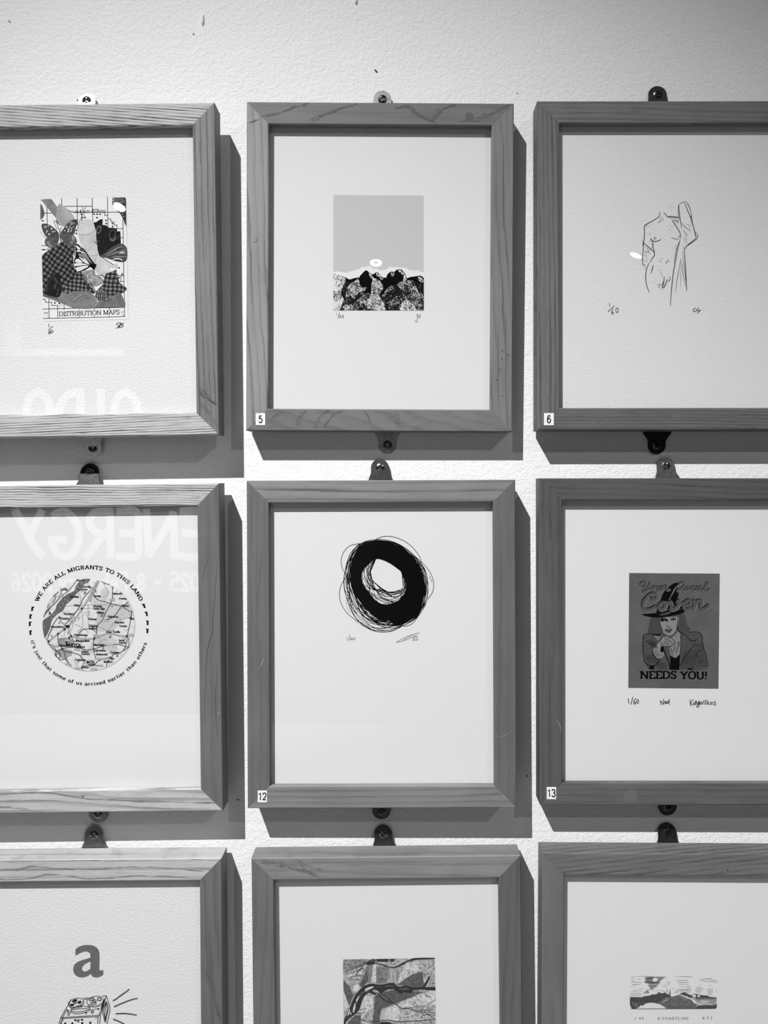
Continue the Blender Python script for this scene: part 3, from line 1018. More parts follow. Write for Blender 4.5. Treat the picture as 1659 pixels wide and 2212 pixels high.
marks('11', 'crack', [('l', [(473, 1185), (468, 1230), (464, 1290), (459, 1340), (460, 1360), (450, 1395), (446, 1430), (444, 1480), (442, 1520), (444, 1580)], 1.4, 0.06),
                      ('l', [(470, 1430), (468, 1470), (466, 1500), (467, 1560), (470, 1590)], 1.2, 0.06), ('l', [(456, 1200), (446, 1215), (440, 1240), (436, 1260)], 1.2, 0.08),
                      ('l', [(470, 1120), (455, 1122)], 0.8, 0.3), ('l', [(476, 1535), (471, 1541), (476, 1543)], 1.0, 0.4)])
marks('11', 'wormhole', [('d', [(179.5, 1721)], 1.8, 0.03)])
marks('11', 'grain_figure', streak([(0, 1716), (60, 1712), (120, 1714), (180, 1724), (260, 1729), (340, 1731), (470, 1735)], 150, 1.6, 16, 21, 0.2, 0.9)
      + streak([(0, 1742), (40, 1746), (80, 1754)], 30, 2, 12, 22, 0.2, 0.9))
marks('13', 'scratch', [('l', [(1201, 1553), (1207, 1562), (1211, 1572), (1212, 1580)], 1.2, 0.3), ('l', [(1188, 1105), (1189, 1140), (1188, 1168)], 1.6, 0.04), ('l', [(1181, 1275), (1183, 1300)], 1.6, 0.25),
                        ('l', [(1166, 1090), (1165, 1200), (1165, 1330), (1166, 1480), (1167, 1640), (1168, 1730)], 1.0, 0.22), ('l', [(1187, 1190), (1182, 1210)], 1.2, 0.2)])
marks('13', 'stain', [('p', [(1350, 1711), (1360, 1706), (1372, 1708), (1376, 1722), (1370, 1732), (1352, 1731), (1347, 1722)], 0, 0.125)])
marks('20', 'wormhole', [('d', [(1572, 1879.5)], 1.6, 0.02)])
marks('19', 'grain_figure', streak([(575, 1862), (610, 1868), (650, 1880), (680, 1890)], 90, 4.5, 9, 31, 0.13, 1.0)
      + streak([(640, 1855), (660, 1868), (690, 1878)], 50, 4, 8, 32, 0.15, 1.0))
marks('18', 'grain_figure', streak([(438, 2090), (450, 2110), (462, 2150), (474, 2200)], 70, 3, 14, 41, 0.10, 1.0)
      + streak([(0, 1859), (100, 1857), (220, 1858), (330, 1854), (430, 1856)], 120, 1.2, 16, 42, 0.2, 0.9)
      + streak([(0, 1880), (40, 1878), (70, 1872), (130, 1877), (200, 1878), (300, 1872), (440, 1882)], 120, 1.4, 14, 43, 0.2, 0.9)
      + streak([(0, 1900), (60, 1898), (110, 1889), (200, 1898), (300, 1892), (400, 1896)], 110, 1.2, 14, 44, 0.2, 0.9))

# ================================================================== print in frame A: butterfly collage
def G(s, e=1.0):
    """ink albedo that reads as the 8-bit grey s under light e"""
    return max(0.004, lin(s) / e)


C = (60, 400, 6.504)
i = Ink(FR['A'], C)
CARD = flat(0.79)
i.poly([(190, 200), (1360, 172), (1380, 186), (1410, 1870), (1398, 1886), (250, 1912), (218, 1908), (178, 215)], CARD, 0)
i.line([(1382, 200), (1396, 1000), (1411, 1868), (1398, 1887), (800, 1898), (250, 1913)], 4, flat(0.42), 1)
bk = [[(477, 190), (480, 300)], [(692, 185), (700, 560)], [(905, 180), (912, 520)], [(1120, 175), (1128, 600)], [(268, 300), (276, 560)],
      [(500, 298), (905, 296)], [(235, 393), (390, 392)], [(640, 388), (1290, 380)], [(1130, 614), (1335, 611)], [(1336, 470), (1346, 1000), (1360, 1850)],
      [(1080, 388), (1082, 424), (1120, 425)], [(1130, 474), (1168, 475), (1170, 515), (1213, 516), (1215, 560), (1252, 560), (1252, 612)],
      [(215, 1740), (640, 1730), (1362, 1718)], [(217, 1872), (800, 1862), (1362, 1845)], [(297, 1590), (300, 1868)], [(210, 1603), (245, 1603), (248, 1645), (335, 1645), (338, 1690), (418, 1690), (422, 1862)],
      [(510, 1680), (511, 1750)], [(720, 1724), (721, 1745)], [(935, 1715), (936, 1755)], [(1147, 1712), (1148, 1750)], [(510, 1858), (511, 1868)], [(720, 1852), (721, 1864)], [(935, 1846), (936, 1860)], [(1147, 1842), (1148, 1856)],
      [(912, 390), (915, 340), (990, 340), (992, 384), (1092, 384)], [(1305, 1355), (1312, 1270), (1345, 1270)], [(1290, 1355), (1345, 1352)], [(1252, 850), (1345, 846)], [(1310, 735), (1340, 738)],
      [(195, 850), (320, 850)], [(195, 908), (320, 900)], [(1020, 1240), (1080, 1310)], [(965, 1270), (1340, 1268)]]
i.lines(bk, 8.5, K, 1)
for x, y in [(932, 407), (975, 408), (1016, 409), (762, 410), (760, 455), (805, 455), (973, 457), (762, 495), (1100, 495), (1190, 540), (1192, 582), (1102, 540), (210, 500), (222, 907), (380, 1655), (443, 1662), (1282, 1162), (1328, 1248), (1285, 1298), (684, 635), (684, 680), (1336, 1782), (1340, 1825), (236, 1796), (276, 1796)]:
    i.dot(x, y, 12 if y < 1700 else 8, K, 1)
i.line([(1312, 1770), (1313, 1808)], 6, PENCIL, 1)
i.line([(254, 1778), (255, 1816)], 6, PENCIL, 1)
i.line([(270, 1845), (288, 1845)], 6, PENCIL, 1)
i.line([(772, 305), (775, 340), (745, 352), (740, 390), (758, 440), (740, 480), (715, 540), (700, 620)], 7, K, 1, 4)
i.line([(815, 305), (795, 350), (780, 375), (795, 410), (770, 470), (740, 520), (715, 590), (705, 640)], 7, K, 1, 4)
i.line([(420, 1700), (460, 1695), (490, 1670)], 5, PENCIL, 1, 4)
# bare arm
ARM = wash_material('print_skin', G(112), G(140), 120)
i.poly([(178, 208), (240, 196), (335, 196), (380, 260), (425, 320), (410, 480), (395, 460), (330, 380), (260, 300), (215, 240)], ARM, 2)
i.poly([(176, 260), (205, 290), (232, 370), (235, 420), (215, 455), (178, 490)], wash_material('print_wing', G(40), G(110), 150), 2)
# fluted flower
FL = wash_material('print_petal', G(150), G(188), 90)
i.poly([(420, 300), (455, 260), (520, 300), (600, 380), (650, 440), (655, 490), (600, 530), (540, 575), (480, 572), (425, 540), (405, 470), (400, 400)], FL, 3, 4)
for k in range(15):
    a = -1.62 + k * 0.128
    i.line([(445 + 30 * math.cos(a), 560 + 40 * math.sin(a)), (445 + 250 * math.cos(a) * (0.72 + 0.02 * k), 565 + 300 * math.sin(a) * (0.95 - 0.012 * k))], 6, flat(G(108)), 4, 0, 0.8)
i.line([(405, 470), (420, 530), (450, 560)], 12, K, 4, 4, 0.8)
i.line([(395, 510), (370, 505), (385, 560), (420, 630)], 6, K, 4, 3)
i.line([(400, 500), (415, 560), (440, 620)], 6, K, 4, 3)
# gingham dress and cuff
GI = gingham_material('gingham', 0.62, 0.0046, (G(118), G(62), G(22)))
GI2 = gingham_material('gingham_sleeve', 0.12, 0.0042, (G(135), G(70), G(25)))
i.poly([(470, 800), (510, 790), (560, 820), (660, 850), (640, 1000), (640, 1120), (680, 1200), (760, 1220), (800, 1330), (700, 1380), (480, 1500), (420, 1580), (212, 1555), (200, 985), (290, 915), (350, 880)], GI, 3)
i.poly([(560, 1400), (640, 1290), (700, 1230), (760, 1220), (800, 1330), (860, 1400), (950, 1500), (930, 1530), (860, 1500), (700, 1490), (580, 1530), (490, 1510), (480, 1450)], GI2, 4)
i.poly([(1240, 1175), (1290, 1370), (1385, 1440), (1392, 1470), (1330, 1520), (1130, 1570), (1090, 1610), (1000, 1625), (950, 1570), (960, 1490), (1050, 1400), (1060, 1330), (1100, 1240)], GI2, 4)
for k in range(12):
    x = 950 + k * 15
    i.line([(1030 + k * 2, 1460), (x + 4, 1530), (x - 4, 1625)], 8, K if k % 2 else flat(G(150)), 5, 3)
for k in range(5):
    i.line([(775 + k * 24, 1250 + k * 20), (800 + k * 28, 1360 + k * 14), (870 + k * 26, 1480 + k * 12)], 11, flat(G(28)), 5, 3, 0.4)
i.line([(210, 1340), (330, 1230), (420, 1190), (640, 1130)], 5, flat(G(40)), 5, 4)
# hydrangea sprig
i.poly([(770, 1230), (830, 1200), (930, 1190), (960, 1260), (1040, 1300), (1050, 1370), (960, 1420), (870, 1400), (800, 1340)], wash_material('print_sprig', G(60), G(190), 700), 5, 4)
for k, (x, y) in enumerate([(840, 1280), (885, 1240), (930, 1290), (975, 1320), (1010, 1350), (890, 1330), (850, 1340)]):
    for m in range(4):
        a = m * 1.57 + k
        i.dot(x + 15 * math.cos(a), y + 15 * math.sin(a), 14, flat(G(190 if m % 2 else 150)), 6, 8, a)
i.lines([[(840, 1385), (880, 1340), (915, 1320)], [(870, 1380), (900, 1355), (918, 1335)]], 5, flat(G(210)), 7, 3)
# speckled wood butterfly
SW = wash_material('print_brown_wing', G(50), G(84), 300)
SW2 = wash_material('print_brown_wing_pale', G(70), G(104), 200)
i.poly([(195, 560), (240, 540), (320, 565), (390, 620), (440, 685), (425, 725), (330, 735), (260, 722), (215, 650)], SW, 6, 4)
i.poly([(440, 700), (432, 790), (400, 855), (350, 888), (290, 872), (245, 825), (243, 775), (275, 735), (350, 728)], SW2, 5, 4)
i.poly([(465, 680), (500, 615), (550, 550), (620, 493), (690, 482), (702, 520), (672, 600), (650, 685), (560, 692)], SW, 6, 4)
i.poly([(470, 690), (600, 680), (655, 710), (692, 790), (655, 850), (590, 857), (510, 810), (475, 745)], SW2, 5, 4)
for x, y, r in [(290, 572, 12), (335, 610, 15), (275, 645, 12), (302, 690, 15), (352, 655, 12), (262, 665, 9), (380, 650, 10), (545, 590, 13), (592, 585, 10), (575, 622, 14), (610, 645, 11), (570, 652, 13), (642, 590, 8), (520, 640, 10), (615, 610, 11), (655, 540, 8)]:
    i.dot(x, y, r, flat(G(190)), 7)
for x, y, r in [(247, 588, 20), (615, 535, 22)]:
    i.dot(x, y, r, flat(G(200)), 7)
    i.dot(x, y, r * 0.62, K, 8)
    i.dot(x, y, r * 0.2, flat(G(230)), 9)
for x, y in [(285, 805), (300, 832), (322, 855), (640, 725), (645, 765), (618, 805), (635, 745)]:
    i.ring(x, y, 12, 14, 6, flat(G(195)), 7)
    i.dot(x, y, 7, K, 7)
i.line([(450, 640), (458, 700), (465, 770), (472, 840)], 16, flat(G(45)), 8, 3, 0.5)
i.lines([[(430, 600), (445, 640)], [(470, 590), (455, 640)]], 5, K, 8)
i.line([(188, 650), (200, 690), (240, 730), (265, 740)], 5, PENCIL, 5, 4)
# rose petals
PE = wash_material('print_rose', G(178), G(205), 60, 1, 0, 3)
PE2 = wash_material('print_rose_pale', G(190), G(214), 60, 1, 0, 3)
i.poly([(730, 540), (760, 495), (850, 480), (930, 520), (957, 590), (945, 660), (970, 760), (1000, 900), (1012, 950), (965, 1010), (930, 1100), (895, 1060), (850, 990), (800, 900), (740, 810), (715, 720), (705, 620)], PE, 6, 4)
i.poly([(760, 500), (850, 482), (930, 522), (955, 590), (930, 640), (870, 680), (790, 690), (720, 685), (708, 620), (735, 545)], PE2, 7, 4)
i.poly([(820, 850), (880, 800), (960, 790), (1000, 900), (1008, 950), (950, 985), (880, 985), (840, 930)], PE2, 7, 4)
i.poly([(945, 1130), (965, 1020), (1015, 1015), (1100, 1070), (1185, 1125), (1255, 1095), (1240, 1190), (1120, 1235), (1060, 1250), (1000, 1252), (950, 1200)], PE, 6, 3)
i.poly([(965, 1040), (1015, 1018), (1100, 1080), (1150, 1190), (1060, 1210), (1000, 1180)], PE2, 7, 3)
i.lines([[(705, 690), (790, 698), (870, 684), (935, 640)], [(740, 810), (790, 700)], [(830, 860), (880, 802), (960, 792)], [(860, 985), (930, 990), (1005, 950)], [(1110, 1100), (1150, 1190)], [(920, 1000), (945, 1060), (930, 1110)]], 5, flat(G(140)), 8, 4, 0.6)
i.poly([(1150, 1170), (1180, 1160), (1250, 1165), (1240, 1190), (1150, 1215)], flat(G(225)), 7)
# peacock butterfly
BL = wash_material('print_black_wing', G(8), G(30), 200)
i.poly([(925, 525), (965, 520), (1000, 492), (1052, 474), (1048, 560), (1105, 565), (1140, 600), (1200, 600), (1252, 612), (1255, 650), (1300, 648), (1308, 820), (1200, 872), (1100, 950), (1010, 1005), (985, 920), (965, 760), (958, 640), (930, 545)], BL, 8)
i.ring(1000, 625, 28, 55, 16, flat(G(95)), 9, 0.3)
i.dot(1000, 590, 18, flat(G(60)), 9)
i.ring(1190, 690, 42, 62, 13, flat(G(70)), 9, 0.3)
i.poly([(1150, 735), (1185, 765), (1225, 750), (1235, 715), (1245, 745), (1210, 790), (1165, 780)], flat(G(105)), 10, 3)
i.lines([[(975, 800), (1000, 775), (1010, 805)], [(1270, 760), (1290, 700)], [(940, 795), (990, 850)]], 10, flat(G(70)), 9, 3)
i.lines([[(1010, 990), (1060, 800), (1120, 620)], [(1020, 990), (1140, 820), (1240, 640)]], 6, flat(G(34)), 9, 3)
i.poly([(1012, 1002), (1100, 945), (1200, 862), (1310, 822), (1390, 880), (1392, 1030), (1345, 1078), (1235, 1065), (1100, 1020)], wash_material('print_stripe_wing', G(45), G(95), 260, 3, 0.5), 9, 3)
for P in ([(1090, 985), (1180, 930), (1270, 880), (1340, 860)], [(1110, 1000), (1220, 955), (1310, 930), (1388, 905)], [(1290, 950), (1340, 935), (1388, 945)], [(1180, 1020), (1240, 1005), (1310, 1005), (1385, 1000)]):
    i.line(P, 10, flat(G(165)), 10, 4, 0.6)
i.line([(1195, 1050), (1240, 1035), (1300, 1040), (1330, 1060)], 16, flat(G(225)), 10, 4, 0.5)
i.line([(1225, 1062), (1270, 1050), (1310, 1062)], 9, K, 11, 4, 0.5)
i.line([(1290, 960), (1330, 950), (1360, 962)], 14, flat(G(230)), 10, 4, 0.5)
i.line([(1040, 1010), (1110, 1060), (1205, 1120)], 7, K, 9, 3)
# monarch
i.poly([(650, 840), (700, 825), (800, 905), (870, 1010), (945, 1110), (962, 1135), (935, 1195), (880, 1145), (800, 1195), (705, 1225), (650, 1170), (632, 1085), (660, 1010), (655, 920)], K, 9)
WC = flat(G(222))
for P in ([(690, 1035), (740, 1050), (770, 1090), (690, 1090), (664, 1070)], [(662, 1102), (765, 1098), (850, 1125), (780, 1125), (668, 1140)], [(690, 1155), (780, 1135), (860, 1138), (790, 1180), (710, 1212), (672, 1172)], [(715, 1015), (775, 1030), (850, 1110), (790, 1085), (755, 1045)], [(780, 1020), (810, 1035), (868, 1110), (852, 1112)],
          [(678, 848), (715, 862), (740, 900), (705, 905)], [(690, 915), (735, 915), (740, 935), (700, 940)], [(745, 925), (795, 945), (800, 960), (750, 945)]):
    i.poly(P, WC, 10, 3)
i.poly([(715, 958), (770, 965), (810, 950), (870, 1040), (905, 1105), (860, 1075), (800, 1018), (725, 1005)], flat(G(130)), 10, 3)
R = random.Random(4)
for k in range(26):
    t = k / 25
    P = spline([(668, 850), (672, 930), (668, 1010), (645, 1085), (662, 1165), (705, 1215)], 10)
    p = P[int(t * (len(P) - 1))]
    i.dot(p.x + R.uniform(-6, 6), p.y, 6, flat(G(225)), 11)
for x, y in [(760, 905), (785, 920), (760, 950), (800, 945), (815, 965), (745, 880)]:
    i.dot(x, y, 7, flat(G(210)), 11)
i.line([(900, 1150), (925, 1140), (955, 1120)], 26, K, 10, 3)
# dark moth
i.poly([(245, 1520), (270, 1385), (320, 1300), (400, 1228), (450, 1270), (468, 1370), (482, 1430), (470, 1515), (425, 1575), (330, 1558)], wash_material('print_moth', G(8), G(34), 120), 8, 4)
for x, y in [(385, 1318), (405, 1352), (385, 1410), (388, 1440), (428, 1475), (418, 1528)]:
    i.ring(x, y, 11, 16, 4, flat(G(110)), 9, 0.3)
i.line([(265, 1500), (285, 1390), (340, 1300), (405, 1235)], 5, flat(G(95)), 9, 4)
i.line([(400, 1380), (440, 1372), (478, 1420)], 5, flat(G(80)), 9, 4)
# arms and hand
i.poly([(212, 1520), (250, 1545), (430, 1585), (475, 1510), (560, 1530), (640, 1492), (760, 1488), (870, 1498), (940, 1555), (1000, 1690), (935, 1730), (800, 1738), (640, 1728), (510, 1672), (215, 1562)], ARM, 6)
i.poly([(990, 1632), (1110, 1622), (1130, 1572), (1310, 1520), (1372, 1650), (1368, 1708), (960, 1722)], wash_material('print_skin_dark', G(92), G(122), 120), 6)
i.line([(213, 1545), (330, 1575), (430, 1600)], 14, flat(G(50)), 7, 3, 0.6)
for P in ([(580, 1590), (620, 1545), (700, 1510), (800, 1505)], [(610, 1625), (650, 1570), (740, 1525)], [(640, 1645), (690, 1600), (780, 1560), (850, 1560)], [(720, 1620), (800, 1590), (880, 1595), (930, 1660)], [(860, 1560), (920, 1600), (970, 1680)], [(580, 1590), (600, 1610), (640, 1645), (680, 1640), (690, 1600)], [(780, 1690), (860, 1735)], [(860, 1680), (935, 1700)]):
    i.line(P, 7, flat(G(62)), 7, 4, 0.7)
i.line([(1000, 1600), (1110, 1625), (1200, 1590)], 14, flat(G(60)), 7, 3, 0.8)
# top right wing
i.poly([(1195, 176), (1360, 173), (1378, 186), (1384, 585), (1365, 540), (1340, 470), (1290, 390), (1222, 320), (1186, 262)], wash_material('print_corner_wing', G(10), G(60), 500), 6)
i.poly([(1225, 190), (1330, 185), (1365, 210), (1360, 250), (1290, 262), (1215, 240)], wash_material('print_corner_wing_pale', G(60), G(110), 300, 3), 7, 3)
for x, y, r in [(1212, 192, 8), (1205, 220, 8), (1305, 375, 9), (1345, 370, 8), (1330, 410, 7), (1350, 440, 6), (1205, 250, 7), (1362, 300, 8)]:
    i.dot(x, y, r, flat(G(225)), 8)
i.line([(548, 358), (580, 350), (592, 372), (600, 378)], 7, K, 2, 3)
i.sans('the Big Butterfly Count', 600, 384, 30, K, 3, width=392, rot=-0.02)
i.sans('2025', 1002, 376, 30, K, 3, width=90, rot=-0.01)
i.serif('DISTRIBUTION MAPS', straight(440, 1842, 66, -0.031), 0.15, 0.075, 0.06, K, 3, gap=0.02, width=852 / 66.0)
i.build('printed_image', FR['A'].sheet)
hand('A', C, 'edition_number', [[(297, 1950), (299, 1995)], [(352, 1982), (285, 2040)], [(312, 2038), (295, 2072), (300, 2092), (318, 2080), (316, 2062), (298, 2072)], circ(340, 2056, 15, 20)], 8)
hand('A', C, 'signature', [[(1295, 1935), (1262, 1936), (1245, 1955), (1268, 1968), (1282, 1985), (1262, 2003), (1238, 2008)], [(1262, 2000), (1295, 1955), (1310, 1935)], [(1318, 1938), (1298, 1970), (1282, 2003)], [(1312, 1942), (1342, 1942), (1335, 1962), (1308, 1970), (1338, 1972), (1332, 1992), (1285, 2003)]], 8)

# ================================================================== print in frame 5: mountains
C = (700, 400, 6.9125)
i = Ink(FR['5'], C)
i.clamp = (138, 100, 1490, 1872)
i.poly([(138, 146), (700, 150), (1488, 155), (1490, 1440), (138, 1440)], paper_material('print_sky', G(199), 0, 1), 0)
ridge = [(138, 1292), (200, 1288), (280, 1296), (345, 1312), (375, 1290), (440, 1277), (480, 1262), (520, 1258), (570, 1215), (600, 1226), (640, 1214), (685, 1200), (720, 1235), (755, 1250), (795, 1243), (835, 1274), (920, 1262), (955, 1240), (985, 1210), (1020, 1222), (1040, 1231), (1090, 1222), (1130, 1226), (1165, 1232), (1215, 1230), (1270, 1265), (1330, 1274), (1375, 1280), (1410, 1267), (1445, 1300), (1490, 1302), (1490, 1450), (138, 1450)]
i.poly(ridge, flat(G(230)), 1)
hills = [(138, 1340), (200, 1345), (270, 1360), (300, 1372), (330, 1380), (360, 1402), (390, 1408), (450, 1388), (490, 1380), (525, 1382), (535, 1355), (560, 1330), (595, 1290), (625, 1270), (650, 1280), (670, 1300), (720, 1332), (750, 1322), (770, 1305), (800, 1302), (830, 1330), (850, 1350), (880, 1382), (930, 1380), (940, 1345), (955, 1322), (980, 1300), (1005, 1288), (1045, 1297), (1080, 1265), (1125, 1255), (1160, 1262), (1190, 1292), (1212, 1320), (1225, 1350), (1235, 1388), (1270, 1380), (1300, 1368), (1340, 1365), (1400, 1355), (1440, 1350), (1470, 1365), (1491, 1392), (1490, 1872), (900, 1872), (138, 1868)]
i.poly(hills, K, 2)
f1 = fleck_material('print_flecks_dense', 0.46, 620, 0.7, 2.0)
f2 = fleck_material('print_flecks', 0.535, 620, 0.9, 2.4)
f3 = fleck_material('print_flecks_sparse', 0.585, 700, -0.5, 2.0)
f4 = fleck_material('print_flecks_round', 0.50, 560, 0.2, 1.3, dist=2.0)
f5 = fleck_material('print_flecks_pale', 0.36, 500, 0.5, 2.0)
f6 = fleck_material('print_flecks_stray', 0.685, 640, 0.9, 2.2)
i.poly([(138, 1480), (300, 1450), (420, 1440), (520, 1560), (640, 1640), (760, 1560), (880, 1640), (980, 1540), (1100, 1480), (1200, 1420), (1300, 1420), (1490, 1480), (1490, 1872), (138, 1872)], f6, 3)
i.poly([(138, 1345), (200, 1350), (275, 1370), (320, 1392), (318, 1440), (285, 1500), (262, 1570), (258, 1640), (290, 1700), (260, 1800), (230, 1868), (138, 1866)], f1, 4, 3)
i.poly([(138, 1400), (200, 1420), (250, 1430), (220, 1480), (180, 1540), (138, 1560)], f5, 5, 3)
i.poly([(395, 1470), (450, 1440), (500, 1400), (525, 1430), (530, 1480), (580, 1520), (640, 1530), (600, 1580), (520, 1600), (470, 1680), (420, 1690), (390, 1640), (330, 1700), (330, 1600), (350, 1520)], f2, 4, 3)
i.poly([(720, 1420), (745, 1390), (790, 1402), (840, 1440), (885, 1520), (860, 1590), (815, 1640), (855, 1700), (900, 1790), (910, 1868), (700, 1868), (660, 1720), (700, 1620), (705, 1520)], f4, 4, 3)
i.poly([(665, 1310), (700, 1325), (740, 1380), (720, 1400), (690, 1370)], f4, 4, 3)
i.poly([(785, 1312), (820, 1330), (880, 1390), (860, 1420), (820, 1380), (780, 1350)], f2, 4, 3)
i.poly([(1170, 1290), (1205, 1320), (1232, 1390), (1225, 1420), (1180, 1430), (1190, 1360), (1150, 1320)], f4, 4, 3)
i.poly([(985, 1305), (1040, 1300), (1060, 1330), (1020, 1370), (1000, 1340)], f2, 4, 3)
i.poly([(1110, 1270), (1160, 1268), (1180, 1300), (1120, 1300)], f2, 4, 3)
i.poly([(1400, 1380), (1440, 1370), (1485, 1420), (1470, 1460), (1420, 1430)], f4, 4, 3)
i.poly([(1120, 1450), (1200, 1430), (1285, 1430), (1330, 1500), (1400, 1570), (1490, 1650), (1488, 1868), (1180, 1868), (1130, 1780), (1000, 1830), (960, 1860), (980, 1740), (1100, 1640), (1180, 1590), (1100, 1500)], f3, 4, 3)
i.poly([(1160, 1760), (1230, 1720), (1330, 1780), (1380, 1868), (1140, 1868)], f1, 5, 3)
i.poly([(930, 1560), (1000, 1500), (1060, 1510), (1020, 1560), (950, 1600), (900, 1680), (870, 1650)], f2, 4, 3)
i.poly([(300, 1800), (400, 1780), (520, 1700), (640, 1610), (690, 1640), (660, 1760), (640, 1868), (240, 1868)], f3, 4, 3)
i.poly([(300, 1790), (420, 1800), (430, 1868), (300, 1868)], f2, 5, 3)
WF = flat(G(205))
for P in ([(1125, 1455), (1190, 1460), (1260, 1490), (1310, 1500)], [(1310, 1510), (1370, 1560), (1400, 1620)], [(1350, 1490), (1385, 1560), (1420, 1640)], [(470, 1515), (440, 1570), (460, 1660)], [(400, 1580), (410, 1660)], [(290, 1690), (298, 1760)], [(680, 1700), (690, 1780), (725, 1820)], [(555, 1555), (510, 1610)], [(1180, 1560), (1240, 1600)], [(1260, 1420), (1300, 1470)]):
    i.line(P, 11, WF, 6, 4, 0.7)
i.build('printed_image', FR['5'].sheet)
hand('5', C, 'edition_number', [[(184, 1908), (189, 1936)], [(228, 1905), (205, 1988)], [(246, 1935), (231, 1962), (236, 1982), (250, 1975), (248, 1955), (233, 1962)], circ(282, 1960, 10, 24)], 7, flat(0.10))
hand('5', C, 'signature', [[(1390, 1930), (1393, 2020), (1385, 2045), (1370, 2042), (1361, 2018)], [(1376, 1932), (1398, 1929)], [(1411, 1937), (1409, 1986)], [(1433, 1930), (1432, 1986)], [(1411, 1962), (1433, 1955)]], 7, flat(0.12))

# ================================================================== print in frame 6: torso drawing
C = (1290, 410, 6.636)
i = Ink(FR['6'], C)
INK6 = flat(0.03)
bold = [[(897, 320), (895, 350), (880, 390), (820, 430), (740, 475), (700, 500), (675, 535), (677, 640), (668, 750), (660, 850), (652, 950), (650, 1045), (692, 1086)],
        [(955, 330), (985, 360), (1012, 388), (1060, 380), (1120, 388), (1168, 394)], [(1170, 215), (1175, 320), (1190, 430), (1210, 545)],
        [(1255, 190), (1290, 280), (1340, 400), (1372, 500), (1400, 620), (1415, 690)], [(1070, 430), (1120, 510), (1180, 600), (1196, 660)],
        [(1190, 715), (1150, 860), (1118, 1040), (1090, 1200), (1068, 1400), (1055, 1550), (1051, 1660)], [(1240, 815), (1256, 960), (1270, 1200), (1280, 1400), (1286, 1445)],
        [(742, 1045), (710, 1130), (695, 1220), (697, 1300), (715, 1390), (747, 1465)], [(770, 700), (800, 735), (850, 740), (915, 712)], [(788, 740), (795, 800), (815, 880), (820, 942), (785, 985), (762, 1038)],
        [(1420, 695), (1350, 750), (1290, 800), (1262, 845)], [(805, 1080), (788, 1140), (775, 1192)], [(962, 1245), (955, 1310), (935, 1370), (930, 1405)], [(1000, 1280), (985, 1340), (955, 1402), (935, 1400)], [(680, 770), (720, 810), (790, 870), (822, 905)]]
i.lines(bold, 11.5, INK6, 2, 4, 0.35)
fine = [[(640, 1060), (705, 1140)], [(1020, 390), (1070, 402), (1165, 402)], [(1165, 225), (1161, 330), (1178, 420)], [(1170, 215), (1205, 190), (1240, 176), (1272, 163)], [(1275, 170), (1312, 235), (1346, 330), (1350, 430), (1390, 560), (1422, 660), (1442, 690)],
        [(1290, 178), (1330, 270), (1350, 360), (1365, 470)], [(1340, 440), (1355, 525)], [(1435, 700), (1385, 738), (1300, 800)], [(1425, 610), (1445, 660), (1425, 715)], [(1090, 430), (1140, 502)], [(1110, 425), (1165, 478)], [(1150, 402), (1172, 470)], [(1130, 430), (1150, 460), (1160, 430)], [(1100, 430), (1135, 440)],
        [(1210, 470), (1250, 525), (1320, 578)], [(1230, 570), (1268, 625), (1297, 662)], [(1265, 650), (1260, 720)], [(1322, 530), (1326, 602)], [(1240, 690), (1255, 762)], [(1290, 500), (1320, 508)], [(1285, 690), (1280, 780)], [(1180, 735), (1130, 880), (1102, 1050)], [(1120, 780), (1135, 860)],
        [(1225, 890), (1240, 1050), (1262, 1240), (1282, 1400)], [(1200, 990), (1170, 1150), (1140, 1330), (1124, 1465)], [(1215, 1050), (1232, 1220), (1268, 1375)], [(1203, 1010), (1195, 1385)], [(1060, 685), (1120, 705), (1168, 712)],
        [(800, 810), (775, 845)], [(690, 815), (738, 885)], [(722, 832), (757, 925)], [(690, 885), (716, 980)], [(672, 920), (692, 962)], [(700, 1000), (722, 1035)], [(665, 1000), (690, 1030)], [(680, 880), (705, 890), (740, 900)], [(645, 720), (660, 770), (648, 800)],
        [(916, 380), (912, 440), (890, 462), (870, 468)], [(946, 400), (944, 452)], [(890, 1012), (915, 1030)], [(1010, 1015), (992, 1040), (985, 1062)], [(1000, 1020), (1045, 1022)], [(900, 1188), (945, 1245)], [(890, 1145), (915, 1160)], [(1030, 1240), (1046, 1265), (1032, 1310), (1000, 1312)], [(935, 1320), (960, 1330), (930, 1350), (955, 1365), (930, 1385)], [(1010, 1300), (1030, 1290)],
        [(875, 1350), (905, 1360), (885, 1380), (900, 1395)], [(870, 1400), (890, 1410)], [(930, 1400), (920, 1440)], [(752, 612), (755, 655)], [(745, 740), (760, 750)], [(1035, 560), (1050, 582)], [(800, 740), (803, 800), (790, 830)], [(740, 470), (690, 520)], [(720, 525), (745, 522)], [(765, 690), (770, 720), (785, 735)], [(660, 740), (650, 790)], [(650, 980), (635, 1020)]]
i.lines(fine, 7.5, flat(0.05), 2, 4, 0.5)
i.ring(825, 695, 15, 17, 6, INK6, 2)
i.ring(1185, 675, 17, 17, 6, INK6, 2)
R = random.Random(12)
for k in range(34):
    x, y = R.choice([(750, 520), (980, 540), (1140, 610), (1080, 260), (750, 760), (900, 1010), (1010, 1030), (830, 1300), (880, 1380), (900, 1160), (1000, 660)])
    x += R.gauss(0, 26)
    y += R.gauss(0, 26)
    i.line([(x, y), (x + R.uniform(-14, 14), y + R.uniform(-14, 14))], 4, flat(0.25), 1)
i.build('printed_image', FR['6'].sheet)
hand('6', C, 'edition_number', [[(175, 1628), (180, 1668)], [(245, 1665), (200, 1705), (155, 1750)], [(226, 1708), (208, 1745), (210, 1782), (228, 1775), (230, 1752), (208, 1758)], circ(285, 1727, 18, 34)], 9, flat(0.03))
